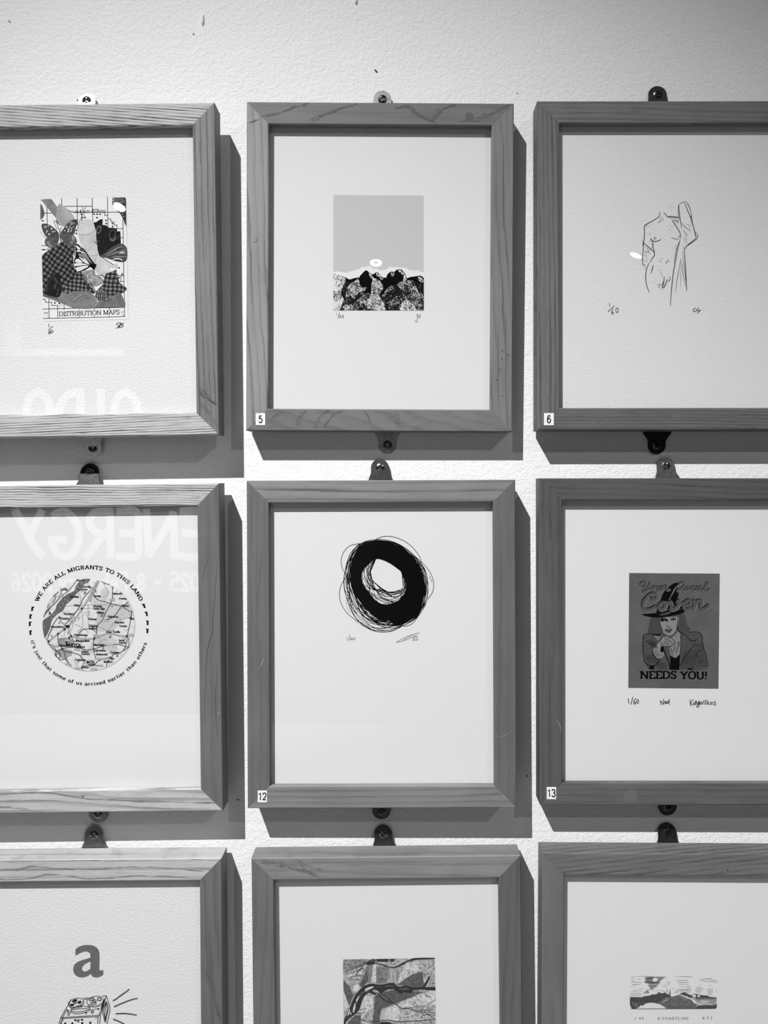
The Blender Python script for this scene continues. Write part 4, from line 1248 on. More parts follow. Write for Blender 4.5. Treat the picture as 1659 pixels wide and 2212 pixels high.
hand('6', C, 'signature', [[(1412, 1695), (1385, 1708), (1377, 1735), (1390, 1748), (1420, 1730), (1455, 1692)], [(1455, 1692), (1432, 1725), (1440, 1738), (1478, 1725), (1462, 1745), (1438, 1770)]], 9, flat(0.03))

# ================================================================== print in frame 11: round map
C = (40, 1190, 5.53)
i = Ink(FR['11'], C)
MX, MY, MR = 840, 884, 552


def inside(p):
    return (p[0] - MX) ** 2 + (p[1] - MY) ** 2 < (MR - 6) ** 2


i.poly(arc(MX, MY, MR, MR, 0, 356, 89), wash_material('map_ground', G(204), G(232), 700), 0)
i.line(arc(MX, MY, MR - 2, MR - 2, -40, 130, 60), 3, flat(G(150)), 9)


def clipped(pts, smooth=5):
    P = spline(pts, smooth) if smooth and len(pts) > 2 else [Vector(p) for p in pts]
    run, out = [], []
    for p in P:
        if inside(p):
            run.append(p)
        else:
            if len(run) > 1:
                out.append(run)
            run = []
    if len(run) > 1:
        out.append(run)
    return out


def cpoly(pts, mat, layer):
    P = []
    for p in spline(pts, 4, True):
        d = Vector((p.x - MX, p.y - MY))
        if d.length > MR:
            d *= MR / d.length
        P.append((MX + d.x, MY + d.y))
    Q = [P[0]]
    for p in P[1:]:
        if (Vector(p) - Vector(Q[-1])).length > 2:
            Q.append(p)
    i.poly(Q, mat, layer)


HI = wash_material('map_upland', G(188), G(204), 60)
cpoly([(890, 560), (950, 610), (1100, 625), (1230, 660), (1330, 600), (1385, 760), (1290, 800), (1230, 830), (1150, 930), (1060, 960), (935, 960), (925, 830), (950, 720), (900, 640)], HI, 1)
cpoly([(920, 1010), (1050, 1000), (1170, 1070), (1160, 1200), (1080, 1230), (1040, 1150), (930, 1130)], HI, 1)
cpoly([(990, 480), (1040, 430), (1085, 480), (1060, 580), (1000, 600)], HI, 1)
cpoly([(870, 1080), (900, 1080), (890, 1200), (830, 1260), (800, 1200), (850, 1150)], HI, 1)
cpoly([(420, 500), (460, 490), (430, 620), (350, 680), (350, 600)], HI, 1)
cpoly([(480, 1050), (560, 1040), (640, 1060), (660, 1120), (560, 1150), (480, 1130)], wash_material('map_town', G(120), G(165), 200), 1)
cpoly([(480, 1180), (640, 1190), (620, 1240), (560, 1290), (490, 1260)], wash_material('map_town_pale', G(130), G(175), 200), 1)
cpoly([(830, 1355), (880, 1345), (910, 1365), (860, 1385)], flat(G(120)), 1)
cpoly([(770, 330), (850, 330), (835, 375), (785, 402), (745, 470), (700, 502), (640, 580), (572, 640), (530, 715), (480, 745), (420, 800), (392, 850), (378, 920), (330, 1022), (305, 1040), (285, 940), (288, 840), (380, 770), (440, 700), (462, 640), (560, 530), (660, 480), (690, 410)], flat(G(98)), 2)
for x, y in [(530, 630), (500, 672), (450, 745), (560, 580), (590, 600), (420, 760), (400, 800), (310, 910), (760, 360)]:
    i.dot(x, y, 6, flat(G(200)), 3)
GR = flat(G(70))
GR2 = flat(G(130))


def road(pts, w, mat, layer, core=0):
    for P in clipped(pts):
        i.line(P, w, mat, layer)
        if core:
            i.line(P, core, flat(G(215)), layer + 1)


for pts in ([(955, 340), (890, 462), (830, 580), (760, 692), (690, 790), (590, 900), (472, 992), (360, 1082)], [(970, 350), (905, 480), (850, 600)], [(590, 900), (605, 960), (630, 1012), (690, 1035), (760, 1050), (905, 1046), (1050, 990), (1130, 995), (1220, 1016), (1300, 1020), (1380, 1005)], [(490, 795), (510, 850), (590, 900)]):
    road(pts, 17, GR, 3, 7)
for pts in ([(885, 440), (800, 535), (760, 590), (745, 640), (700, 710), (640, 790), (560, 880), (540, 930)], [(1110, 400), (1125, 480), (1120, 570), (1095, 640), (1040, 740), (1000, 830), (945, 890), (930, 1000), (905, 1045), (895, 1180), (930, 1290)], [(880, 490), (940, 580), (1050, 612), (1230, 657), (1320, 598)], [(1228, 660), (1160, 760), (1090, 810), (1005, 828)],
            [(700, 345), (605, 468), (510, 540), (440, 620), (370, 690), (330, 740), (300, 790)], [(345, 625), (352, 680), (378, 748)], [(1355, 720), (1335, 850), (1300, 1010), (1292, 1100), (1240, 1200), (1140, 1230), (1110, 1290)], [(685, 1090), (710, 1010), (760, 945), (850, 932), (905, 952), (930, 980)],
            [(350, 1095), (440, 1192), (560, 1160), (700, 1150), (800, 1182), (900, 1170), (1040, 1130), (1180, 1115), (1310, 1152)], [(520, 1172), (560, 1200), (720, 1240), (790, 1320)], [(535, 1180), (570, 1290), (620, 1360)], [(740, 1402), (830, 1362), (900, 1362), (960, 1310), (1060, 1280), (1100, 1262)], [(900, 1362), (985, 1380)], [(1070, 1270), (1150, 1335)], [(470, 990), (475, 1080), (520, 1165)], [(630, 1015), (660, 1075), (690, 1080)],
            [(440, 1190), (500, 1240), (480, 1300), (560, 1290)], [(970, 350), (1040, 390), (1110, 405)], [(1315, 1150), (1260, 1190)], [(1280, 1110), (1330, 1135)], [(395, 930), (370, 990), (345, 1050)], [(470, 800), (420, 870), (400, 930), (360, 1000)]):
    road(pts, 9, GR, 3)
for pts in ([(640, 780), (720, 700), (900, 680), (1000, 640)], [(830, 640), (835, 900)], [(760, 690), (765, 900), (700, 960)], [(660, 870), (740, 905), (830, 960)], [(550, 660), (1200, 635)], [(1140, 950), (1060, 950), (950, 900)], [(1060, 970), (1150, 850), (1260, 810), (1380, 790)], [(880, 520), (870, 600), (900, 680)], [(620, 960), (650, 880), (640, 800)], [(560, 1000), (540, 940)], [(700, 500), (740, 540), (735, 640)], [(440, 560), (520, 530)], [(560, 400), (620, 490)], [(1190, 700), (1290, 690), (1350, 820)], [(1010, 370), (1070, 500), (1000, 560)], [(930, 1130), (1010, 1060), (1060, 1070)], [(760, 1190), (740, 1280), (690, 1360)], [(400, 1110), (430, 1150)], [(660, 1290), (700, 1380)], [(800, 730), (830, 800)], [(1120, 1240), (1200, 1230), (1260, 1250)]):
    road(pts, 5, GR2, 2)
for pts in ([(330, 1100), (400, 1130), (450, 1200), (420, 1260)], [(300, 800), (330, 720), (360, 690)], [(560, 440), (520, 470), (505, 520)], [(1110, 405), (1180, 440), (1220, 500)], [(1230, 655), (1290, 700), (1360, 730)], [(1340, 805), (1390, 860)], [(1290, 1018), (1320, 1060), (1315, 1150), (1330, 1160)], [(360, 1085), (330, 1050)], [(440, 1192), (470, 1290), (540, 1340)], [(560, 1290), (650, 1400), (700, 1420)], [(790, 1320), (760, 1400), (770, 1430)], [(1100, 1262), (1060, 1340), (1050, 1390)], [(1240, 1200), (1290, 1230)], [(1000, 350), (1060, 380), (1130, 420), (1120, 470)], [(950, 400), (1000, 360)], [(380, 690), (360, 620), (400, 560), (480, 490)], [(410, 620), (440, 560), (430, 520)], [(490, 1290), (440, 1250), (480, 1220)]):
    road(pts, 8, GR, 3)
for k in range(26):
    a, r = k * 2.399, MR * math.sqrt((k + 0.5) / 26) * 0.95
    x, y = MX + r * math.cos(a), MY + r * math.sin(a)
    road([(x - 40, y + 20 * math.sin(k)), (x, y), (x + 25 * math.cos(k * 2), y + 40)], 4, GR2, 2)
for x, y, w in [(500, 537, 60), (1118, 585, 62), (655, 830, 60), (1042, 834, 80), (925, 1008, 64), (1095, 1122, 78), (585, 1068, 66), (700, 1178, 70), (955, 1287, 90), (1030, 1287, 50), (900, 1410, 76), (700, 1402, 60), (1275, 1050, 76), (1340, 1005, 60), (455, 1138, 52), (610, 1238, 50), (980, 1372, 56), (1340, 708, 36), (640, 785, 50), (590, 1352, 50)]:
    if inside((x + w / 2, y)) and inside((x - w / 2, y)):
        i.poly([(x - w / 2, y - 13), (x + w / 2, y - 13), (x + w / 2, y + 13), (x - w / 2, y + 13)], GR2, 4)
        i.poly([(x - w / 2 + 4, y - 9), (x + w / 2 - 4, y - 9), (x + w / 2 - 4, y + 9), (x - w / 2 + 4, y + 9)], flat(G(205)), 5)
        for k in range(3):
            i.line([(x - w / 4 + k * w / 4, y - 6), (x - w / 4 + k * w / 4 + 5, y + 6)], 5, GR2, 6)
for x, y in [(757, 688), (376, 746), (490, 795), (552, 936), (473, 990), (605, 1038), (627, 1017), (903, 1048), (1292, 1018), (360, 1080), (1340, 805), (900, 1358), (520, 1170), (575, 1090)]:
    i.dot(x, y, 14, K, 6)
    i.dot(x, y, 4, flat(G(170)), 7)
i.poly([(562, 888), (612, 888), (612, 916), (562, 916)], K, 6)
names = [('Blakeney', 690, 360, 22, 110), ('Lydney', 500, 470, 26, 88), ('Cambridge', 740, 438, 25, 130), ('Sharpness', 695, 470, 25, 130), ('Berkeley', 615, 558, 26, 108), ('Dursley', 898, 550, 25, 88), ('Stone', 664, 660, 25, 66), ('Thornbury', 538, 764, 27, 122), ('Alveston', 506, 818, 25, 102),
         ('Wotton', 895, 672, 25, 104), ('under Edge', 897, 700, 24, 134), ('Hillsley', 930, 748, 25, 96), ('Wickwar', 832, 826, 25, 104), ('Didmarton', 1064, 796, 25, 126), ('Sherston', 1150, 864, 25, 112), ('Corston', 1204, 908, 25, 92), ('Chipping', 838, 906, 26, 106), ('Sodbury', 840, 936, 26, 100), ('Acton Turville', 1046, 978, 25, 164), ('Almondsbury', 388, 916, 24, 150),
         ('Winterbourne', 664, 1014, 24, 160), ('Mangotsfield', 692, 1084, 24, 156), ('Marshfield', 900, 1134, 26, 128), ('Cold Ashton', 898, 1200, 26, 146), ('Kingswood', 664, 1158, 24, 126), ('Oldland', 750, 1214, 24, 84), ('Common', 750, 1240, 24, 98), ('Swainswick', 925, 1246, 25, 144), ('Corsham', 1098, 1224, 26, 102), ('Yatton', 1194, 1080, 24, 74), ('Keynell', 1200, 1106, 22, 80),
         ('Keynsham', 680, 1312, 25, 122), ('Bathford', 1018, 1334, 24, 104), ('Box', 1098, 1296, 25, 48), ('Corston', 748, 1400, 25, 92), ('Nailsworth', 1120, 520, 22, 122), ('Avening', 1200, 578, 22, 90), ('Tetbury', 1232, 666, 26, 90), ('Clifton', 480, 1140, 22, 84), ('Malmesb', 1340, 820, 22, 40), ('7', 712, 825, 32, 14), ('10', 1076, 1040, 28, 32), ('4', 388, 1030, 28, 14), ('4', 478, 872, 26, 14), ('13', 1160, 1264, 26, 32), ('20', 980, 784, 26, 30), ('10', 905, 495, 26, 26), ('7', 794, 1040, 28, 12), ('22', 1000, 1170, 24, 26), ('8', 1112, 672, 26, 12), ('3', 584, 992, 26, 12), ('20', 782, 510, 24, 26)]
for t, x, y, cap, w in names:
    i.sans(t, x, y, cap * 1.08, flat(0.01) if not t.isdigit() else flat(0.12), 8, width=w, bold=0.035)
i.sans('BRISTOL', 566, 1142, 38, K, 9, width=186, bold=0.04)
i.sans('BATH', 812, 1342, 34, K, 9, width=92, bold=0.04)
R = random.Random(3)
for k in range(90):
    a, r = R.uniform(0, 6.28), MR * math.sqrt(R.random()) * 0.96
    x, y = MX + r * math.cos(a), MY + r * math.sin(a)
    i.line([(x, y), (x + R.uniform(-16, 16), y + R.uniform(-10, 10))], 4, GR2, 2)
i.build('printed_map', FR['11'].sheet)
i = Ink(FR['11'], C)
cap = 47
m1 = round_top(843, 886, 668, 155.6, cap)
i.serif('WE ARE ALL MIGRANTS TO THIS LAND', m1, 0.27, 0.13, 0.13, K, 2, gap=0.13, space=0.50, width=math.radians(126.2) * 690 / cap)
i.build('upper_lettering', FR['11'].sheet)
i = Ink(FR['11'], C)
cap2 = 41
m2 = round_bottom(843, 886, 722, 195.0, cap2)
i.serif("it's just that some of us arrived earlier than others", m2, 0.26, 0.14, 0.13, K, 2, gap=0.10, space=0.46, width=math.radians(149.6) * 712 / cap2)
i.build('lower_lettering', FR['11'].sheet)
for x, y, a, fl in [(165, 690, 0.15, 1), (142, 782, 0.05, 1), (135, 870, 0.0, 1), (142, 975, -0.1, 1), (1500, 655, -0.3, -1), (1530, 750, -0.2, -1), (1542, 858, 0.05, -1), (1540, 955, 0.1, -1)]:
    P = [(-16, -28), (-4, -22), (8, -27), (20, -26), (16, -10), (6, -2), (12, 10), (8, 26), (-6, 30), (-14, 26), (-8, 12), (-15, 2), (-10, -12)]
    i = Ink(FR['11'], C)
    c, s = math.cos(a), math.sin(a)
    i.poly([(x + fl * (p[0] * c - p[1] * s * fl), y + p[0] * s * fl + p[1] * c) for p in P], K, 2, 2)
    i.build('printed_bird', FR['11'].sheet)

# ================================================================== print in frame 12: scribbled ring
C = (710, 1140, 6.636)
i = Ink(FR['12'], C)
outer = [(500, 225), (580, 200), (680, 188), (770, 200), (870, 222), (960, 250), (1070, 305), (1150, 365), (1220, 440), (1275, 530), (1330, 620), (1365, 720), (1378, 830), (1370, 950), (1345, 1060), (1320, 1170), (1275, 1240), (1200, 1285), (1120, 1350), (1040, 1395), (950, 1410), (880, 1340), (760, 1330), (650, 1275), (560, 1190), (470, 1090), (400, 990), (345, 900), (318, 800), (312, 690), (315, 590), (330, 500), (365, 400), (420, 300)]
inner = [(600, 500), (640, 465), (690, 450), (770, 458), (860, 497), (950, 555), (1040, 632), (1052, 690), (1090, 750), (1108, 830), (1085, 940), (1000, 1040), (900, 1085), (800, 1100), (700, 1060), (620, 985), (550, 905), (485, 800), (470, 710), (500, 600)]
i.poly(outer, K, 1, 4, holes=[inner])
R = random.Random(7)
OU = spline([(500, 205), (680, 168), (860, 185), (1040, 260), (1180, 360), (1290, 460), (1380, 600), (1420, 760), (1415, 920), (1370, 1110), (1290, 1260), (1180, 1360), (1040, 1430), (900, 1480), (760, 1495), (620, 1470), (480, 1390), (370, 1270), (290, 1120), (245, 960), (220, 800), (235, 620), (280, 440), (360, 300)], 8, True)
IN = spline([(600, 640), (640, 540), (680, 452), (760, 456), (880, 510), (980, 580), (1045, 640), (1055, 740), (1060, 860), (980, 915), (880, 925), (780, 880), (690, 810), (625, 740)], 8, True)


def on(Lp, a):
    c = Vector((800, 760))
    best, bd = None, 9
    for p in Lp:
        d = abs(((math.atan2(p.y - c.y, p.x - c.x) - a + math.pi) % (2 * math.pi)) - math.pi)
        if d < bd:
            best, bd = p, d
    return best


NA = 72
ou = [on(OU, -math.pi + 2 * math.pi * k / NA) for k in range(NA)]
inn = [on(IN, -math.pi + 2 * math.pi * k / NA) for k in range(NA)]
for n in range(60):
    base = R.uniform(0.22, 1.0) if n > 22 else (R.uniform(0.72, 1.0) if n % 2 else R.uniform(0.0, 0.22))
    amps = [(R.uniform(0.02, 0.10), R.uniform(0, 6.28), q) for q in (1, 2, 3)]
    P = []
    for k in range(NA):
        a = -math.pi + 2 * math.pi * k / NA
        u = base + sum(A * math.sin(q * a + ph) for A, ph, q in amps)
        u = min(max(u, 0.0), 1.0)
        P.append(inn[k].lerp(ou[k], u))
    i.line(P[::2], 6.5, K, 2, 3, closed=True)
for pts in ([(640, 195), (720, 145), (830, 122), (960, 140), (1100, 200), (1220, 300), (1300, 410), (1326, 490)], [(440, 225), (300, 262), (215, 350), (180, 460), (190, 560), (225, 640), (272, 700)], [(270, 690), (225, 740), (170, 850), (155, 980), (185, 1100), (262, 1220), (370, 1310), (520, 1400), (650, 1475), (760, 1496), (900, 1482), (1030, 1425)],
            [(1322, 480), (1420, 590), (1482, 700), (1505, 810), (1490, 920), (1425, 1022)], [(1400, 700), (1422, 850), (1415, 1000), (1370, 1130), (1280, 1270), (1200, 1370), (1110, 1410), (1040, 1405)], [(1250, 1290), (1300, 1240), (1390, 1100)], [(680, 172), (800, 172), (960, 215), (1120, 305), (1250, 420), (1330, 500)], [(230, 640), (215, 780), (240, 950), (310, 1110), (400, 1230)],
            [(660, 460), (620, 560), (590, 660), (610, 730), (700, 820), (800, 900), (900, 920), (1060, 880), (1100, 850)], [(560, 700), (640, 860), (760, 960), (900, 990), (1040, 970)], [(540, 820), (620, 880), (800, 925), (1060, 940)], [(600, 640), (650, 830), (760, 1000), (920, 1060)], [(560, 900), (680, 985), (840, 1030), (1000, 1000)], [(700, 830), (820, 930), (960, 1010)]):
    i.line(pts, 7.5, K, 3, 6)
for pts in ([(250, 1060), (262, 1140), (300, 1225)], [(380, 1335), (440, 1380), (500, 1412)], [(1445, 690), (1480, 780)]):
    P = spline(pts, 8)
    for k in range(0, len(P) - 1, 3):
        i.line([P[k], P[k + 1]], 6, K, 3)
i.build('printed_image', FR['12'].sheet)
PM = flat(0.20)
hand('12', C, 'edition_number', [[(262, 1568), (266, 1612)], [(304, 1530), (286, 1625)], [(322, 1572), (312, 1600), (330, 1606), (338, 1588), (318, 1592)], [(352, 1578), (348, 1602), (368, 1604), (378, 1582), (356, 1578)]], 7, PM)
hand('12', C, 'signature', [[(968, 1645), (1015, 1615), (1080, 1580), (1200, 1530), (1303, 1506)], [(968, 1645), (1060, 1622), (1150, 1590), (1240, 1556), (1262, 1545), (1180, 1552), (1100, 1590), (1060, 1625)], [(1205, 1582), (1228, 1572), (1232, 1590), (1204, 1614), (1238, 1608)], [(1284, 1568), (1255, 1572), (1252, 1590), (1276, 1596), (1262, 1614), (1244, 1612)]], 7, PM)

# ================================================================== print in frame 13: witch poster
C = (1330, 1220, 6.636)
i = Ink(FR['13'], C)
E = 0.78
BGP = wash_material('poster_ground', G(80, E), G(92, E), 40, 1, 0, 6)
i.poly([(193, 118), (1492, 127), (1473, 1778), (180, 1766)], BGP, 0)
HAIR = flat(G(62, E))
FACE = flat(G(122, E))
COAT = wash_material('poster_coat', G(58, E), G(78, E), 220, 4, 0.4)
LK = flat(0.004, 0.8, 0.05)
LO = flat(G(104, E))
i.poly([(500, 765), (570, 745), (645, 750), (655, 860), (665, 960), (650, 992), (560, 1002), (462, 982), (470, 900), (480, 840)], HAIR, 1, 3)
i.poly([(888, 700), (968, 690), (1000, 760), (1012, 840), (1040, 890), (1065, 900), (1050, 975), (990, 975), (905, 955), (878, 880), (898, 800)], HAIR, 1, 2)
i.poly([(640, 762), (760, 750), (892, 738), (898, 830), (872, 925), (825, 998), (765, 1022), (705, 985), (662, 920), (636, 840)], FACE, 2, 3)
i.line([(636, 780), (632, 840), (660, 920), (665, 990), (700, 1010), (765, 1024), (828, 1000), (870, 940), (882, 870)], 9, LK, 3, 4)
i.poly([(648, 758), (715, 768), (745, 790), (742, 825), (718, 800), (690, 808), (650, 812)], LK, 3, 2)
i.poly([(668, 785), (690, 775), (712, 784), (690, 796)], flat(G(60, E)), 4, 2)
i.line([(778, 772), (830, 745), (885, 735)], 9, LK, 3, 3, 0.7)
i.poly([(780, 790), (815, 768), (868, 768), (850, 790), (810, 796)], flat(G(40, E)), 3, 2)
i.dot(828, 780, 10, LK, 4)
i.line([(725, 872), (745, 886), (766, 902), (788, 880)], 9, LK, 3, 3, 0.5)
i.line([(738, 845), (735, 870)], 5, LK, 3)
i.poly([(700, 935), (738, 916), (764, 928), (795, 914), (815, 922), (785, 965), (745, 975)], HAIR, 3, 2)
i.line([(884, 740), (890, 790), (880, 880), (900, 950), (960, 985), (1000, 1010), (1035, 1050)], 12, LK, 3, 4, 0.5)
# coat
i.poly([(398, 1005), (470, 985), (560, 998), (650, 1000), (690, 1100), (760, 1190), (785, 1320), (780, 1500), (480, 1498), (420, 1400), (395, 1300), (388, 1180)], COAT, 2, 2)
i.poly([(925, 985), (1050, 966), (1200, 972), (1240, 1035), (1250, 1150), (1285, 1270), (1312, 1400), (1300, 1500), (905, 1500), (925, 1250)], COAT, 2, 2)
i.poly([(560, 1500), (620, 1380), (690, 1300), (760, 1480), (765, 1500)], flat(G(72, E)), 3)
i.line([(398, 1005), (388, 1180), (400, 1310), (420, 1400), (500, 1445), (580, 1430), (640, 1370)], 11, LK, 4, 4)
i.line([(398, 1003), (470, 985), (560, 1000), (640, 990)], 8, LK, 4, 3)
i.line([(1050, 966), (1140, 962), (1205, 974), (1238, 1030), (1250, 1150), (1285, 1270), (1312, 1400), (1302, 1440)], 9, LK, 4, 4)
i.line([(690, 1215), (735, 1330), (770, 1440), (776, 1502)], 14, LK, 4, 3)
i.line([(1145, 1130), (1060, 1230), (985, 1330), (915, 1450)], 8, LK, 4, 3)
i.line([(1035, 1050), (1075, 1085), (1130, 1090), (1160, 1060)], 9, LK, 4, 3)
i.line([(930, 1010), (932, 1140), (922, 1280)], 8, LK, 4, 3)
i.poly([(470, 1495), (490, 1450), (555, 1440), (548, 1500)], LK, 4)
i.poly([(1020, 1500), (1050, 1478), (1100, 1485), (1110, 1505)], LK, 4)
R = random.Random(9)
for k in range(13):
    x = 930 + k * 16
    i.line([(x + 70, 1200 + k * 2), (x + 30, 1340), (x - 5, 1495)], 5, LK, 4, 3, 0.6)
for k in range(14):
    y = 1140 + k * 24
    i.line([(1145, y), (1200, y - 4 + R.uniform(-8, 8)), (1262 + k * 3, y - 12 + R.uniform(-12, 12))], 6, LK, 4, 3, 0.6)
for k in range(12):
    i.line([(415 + k * 16, 1060 + R.uniform(0, 40)), (460 + k * 10, 1130 + R.uniform(-20, 20)), (540 + k * 4, 1180 + R.uniform(-30, 60))], 5, LK, 4, 3, 0.6)
    i.line([(420 + k * 14, 1250 + R.uniform(0, 60)), (440 + k * 14, 1340), (470 + k * 13, 1420)], 5, LK, 4, 3, 0.6)
    i.line([(590 + k * 11, 1400 + R.uniform(-20, 20)), (600 + k * 12, 1490)], 4, LK, 4)
i.poly([(535, 1000), (600, 1025), (640, 1030), (620, 1075), (590, 1070)], LO, 4, 2)
i.line([(535, 1000), (590, 1010), (640, 1000)], 14, LK, 5, 3)
# scarf and waistcoat
i.poly([(800, 1060), (850, 1000), (890, 960), (925, 1000), (932, 1140), (920, 1280), (860, 1332), (800, 1310), (775, 1190)], flat(G(116, E)), 3, 2)
for P in ([(780, 1160), (800, 1230), (820, 1320)], [(850, 1110), (840, 1200), (820, 1260)], [(905, 1100), (890, 1180), (850, 1270)], [(860, 990), (862, 1040)], [(870, 1120), (905, 1115), (910, 1180)], [(890, 1180), (880, 1260)]):
    i.line(P, 8, LK, 4, 3, 0.6)
i.poly([(780, 1300), (825, 1325), (862, 1336), (925, 1275), (908, 1508), (780, 1503)], LK, 4)
# pointing hand and cuff
i.poly([(658, 1065), (690, 1015), (730, 1008), (765, 1035), (800, 1050), (835, 1085), (825, 1130), (780, 1168), (700, 1168), (680, 1230), (655, 1255), (610, 1235), (585, 1160), (620, 1110)], FACE, 5, 2)
for P in ([(658, 1065), (690, 1015), (730, 1008), (765, 1035), (835, 1085), (825, 1130), (780, 1168), (700, 1165), (655, 1120)], [(700, 1060), (740, 1075), (790, 1095), (800, 1130)], [(690, 1095), (740, 1110), (770, 1130)], [(680, 1120), (730, 1140), (770, 1150)], [(620, 1110), (660, 1060)], [(585, 1160), (610, 1235), (655, 1255), (685, 1225)], [(660, 1110), (650, 1180), (640, 1230)], [(765, 1035), (745, 1070)]):
    i.line(P, 8, LK, 6, 3, 0.3)
i.ring(716, 1028, 18, 15, 7, LK, 6)
i.poly([(648, 1180), (690, 1165), (680, 1240), (640, 1255)], LK, 7, 2)
i.poly([(525, 1225), (580, 1180), (620, 1240), (692, 1262), (682, 1312), (610, 1356), (555, 1310)], flat(G(114, E)), 7, 2)
i.line([(525, 1225), (555, 1310), (610, 1356), (640, 1345)], 12, LK, 8, 3)
i.lines([[(560, 1240), (600, 1290), (670, 1290)], [(575, 1285), (620, 1320)], [(560, 1205), (600, 1250)]], 6, LK, 8, 3, 0.5)
# hat
i.poly([(590, 690), (602, 630), (650, 480), (690, 390), (740, 330), (800, 285), (860, 258), (915, 262), (905, 300), (880, 340), (905, 400), (885, 490), (920, 560), (955, 640), (800, 690)], LK, 3, 2)
i.poly([(372, 712), (470, 700), (600, 690), (700, 682), (800, 662), (900, 640), (975, 630), (1015, 652), (960, 690), (860, 722), (700, 750), (560, 756), (440, 738)], LK, 4, 2)
i.poly([(905, 275), (870, 310), (835, 345), (800, 420), (762, 500), (755, 530), (780, 535), (785, 470), (830, 400), (860, 340), (890, 318)], LO, 4, 1)
i.lines([[(620, 715), (720, 690), (860, 655), (940, 630)], [(640, 728), (740, 705), (780, 695)], [(690, 665), (730, 650), (770, 640)]], 9, LO, 5, 3, 0.7)


def script(strokes, w, off, sh, lay):
    for s in strokes:
        i.line([(p[0] + off * 1.4, p[1] + off * 1.2) for p in s], w * 1.1, LO, lay, 5)
    for s in strokes:
        i.line([(p[0] - off * sh, p[1] - off * sh) for p in s], w * 1.08, LK, lay + 1, 5)
    for s in strokes:
        i.line(s, w, flat(G(74, E)), lay + 2, 5)


your = [[(352, 290), (375, 255), (425, 258), (418, 300), (398, 325), (385, 310)], [(420, 330), (450, 330), (478, 290), (490, 262)], [(490, 262), (470, 320), (440, 380), (400, 395), (395, 378), (450, 360), (520, 340)], [(540, 312), (512, 335), (520, 365), (548, 350), (550, 318), (540, 312), (580, 318)],
        [(610, 310), (592, 345), (602, 368), (632, 350), (648, 312), (640, 350), (655, 366)], [(680, 310), (672, 360)], [(675, 330), (705, 305), (735, 308), (722, 345), (735, 366), (770, 350)]]
local = [[(905, 290), (930, 258), (985, 262), (985, 300), (950, 330), (920, 360), (880, 375), (900, 352), (960, 362), (1000, 370)], [(1040, 312), (1010, 335), (1018, 366), (1048, 352), (1052, 320), (1040, 312)], [(1135, 318), (1105, 312), (1085, 340), (1098, 368), (1135, 360)],
         [(1210, 318), (1180, 315), (1160, 345), (1172, 368), (1205, 345), (1218, 315), (1208, 355), (1225, 370)], [(1240, 360), (1290, 320), (1330, 268), (1305, 258), (1280, 310), (1272, 360), (1300, 375), (1345, 350)]]
coven = [[(520, 480), (535, 500), (575, 490), (590, 450), (560, 415), (490, 430), (420, 500), (390, 580), (420, 640), (490, 640), (570, 600)], [(680, 540), (630, 570), (615, 620), (650, 640), (700, 610), (715, 560), (680, 540), (760, 545)], [(780, 530), (800, 580), (790, 640), (850, 625), (900, 570), (905, 520), (880, 540), (950, 560)],
         [(985, 590), (1050, 580), (1080, 530), (1040, 510), (990, 545), (975, 610), (1010, 645), (1080, 615)], [(1120, 520), (1135, 560), (1110, 640)], [(1125, 590), (1180, 520), (1225, 525), (1215, 590), (1230, 640), (1290, 620), (1330, 585)]]
script(your, 25, 6, 1.0, 6)
script(local, 25, 6, 1.0, 6)
script(coven, 43, 9, 1.0, 9)
for dx, dy, mat, lay in ((10, 12, LO, 5), (0, 0, LK, 6)):
    i.serif('NEEDS', straight(352 + dx, 1634 + dy, 110), 0.27, 0.15, 0.16, mat, lay, gap=0.04, width=520 / 110.0)
    i.serif('YOU!', straight(928 + dx, 1640 + dy, 110), 0.27, 0.15, 0.16, mat, lay, gap=0.04, width=385 / 110.0)
i.build('printed_poster', FR['13'].sheet)
hand('13', C, 'edition_number', [[(180, 1915), (186, 1985)], [(247, 1898), (215, 2002)], [(286, 1915), (260, 1955), (260, 1992), (282, 1992), (284, 1968), (262, 1972)], circ(314, 1960, 14, 28)], 10)
hand('13', C, 'caption', [[(648, 2010), (642, 1945)], [(642, 1945), (684, 2005)], [(684, 2005), (682, 1925)], circ(706, 1972, 10, 16), [(718, 1955), (726, 1992), (740, 1960), (752, 1990), (758, 1945)], [(768, 1925), (769, 1982)], [(773, 2000), (774, 2008)]], 9)
hand('13', C, 'signature', [[(1065, 1935), (1072, 2022)], [(1112, 1932), (1074, 1978), (1100, 2012)], [(1132, 1975), (1112, 1982), (1116, 2008), (1134, 1998), (1135, 1972), (1142, 2006)], [(1150, 1940), (1156, 2004)], [(1140, 1968), (1165, 1962)], [(1165, 1970), (1174, 1998), (1190, 1965), (1192, 2020), (1178, 2044), (1160, 2030), (1200, 1990)], [(1196, 1945), (1210, 2004), (1226, 1960), (1242, 2002), (1262, 1945)], [(1272, 1970), (1276, 2004)], [(1270, 1948), (1272, 1953)], [(1288, 1940), (1294, 2004)], [(1308, 1940), (1314, 2004)], [(1342, 1962), (1316, 1984), (1344, 2004)], [(1356, 1972), (1360, 2004)], [(1370, 2004), (1370, 1974), (1388, 1974), (1394, 2004)], [(1432, 1960), (1408, 1970), (1434, 1994), (1420, 2012), (1400, 2004)]], 9)

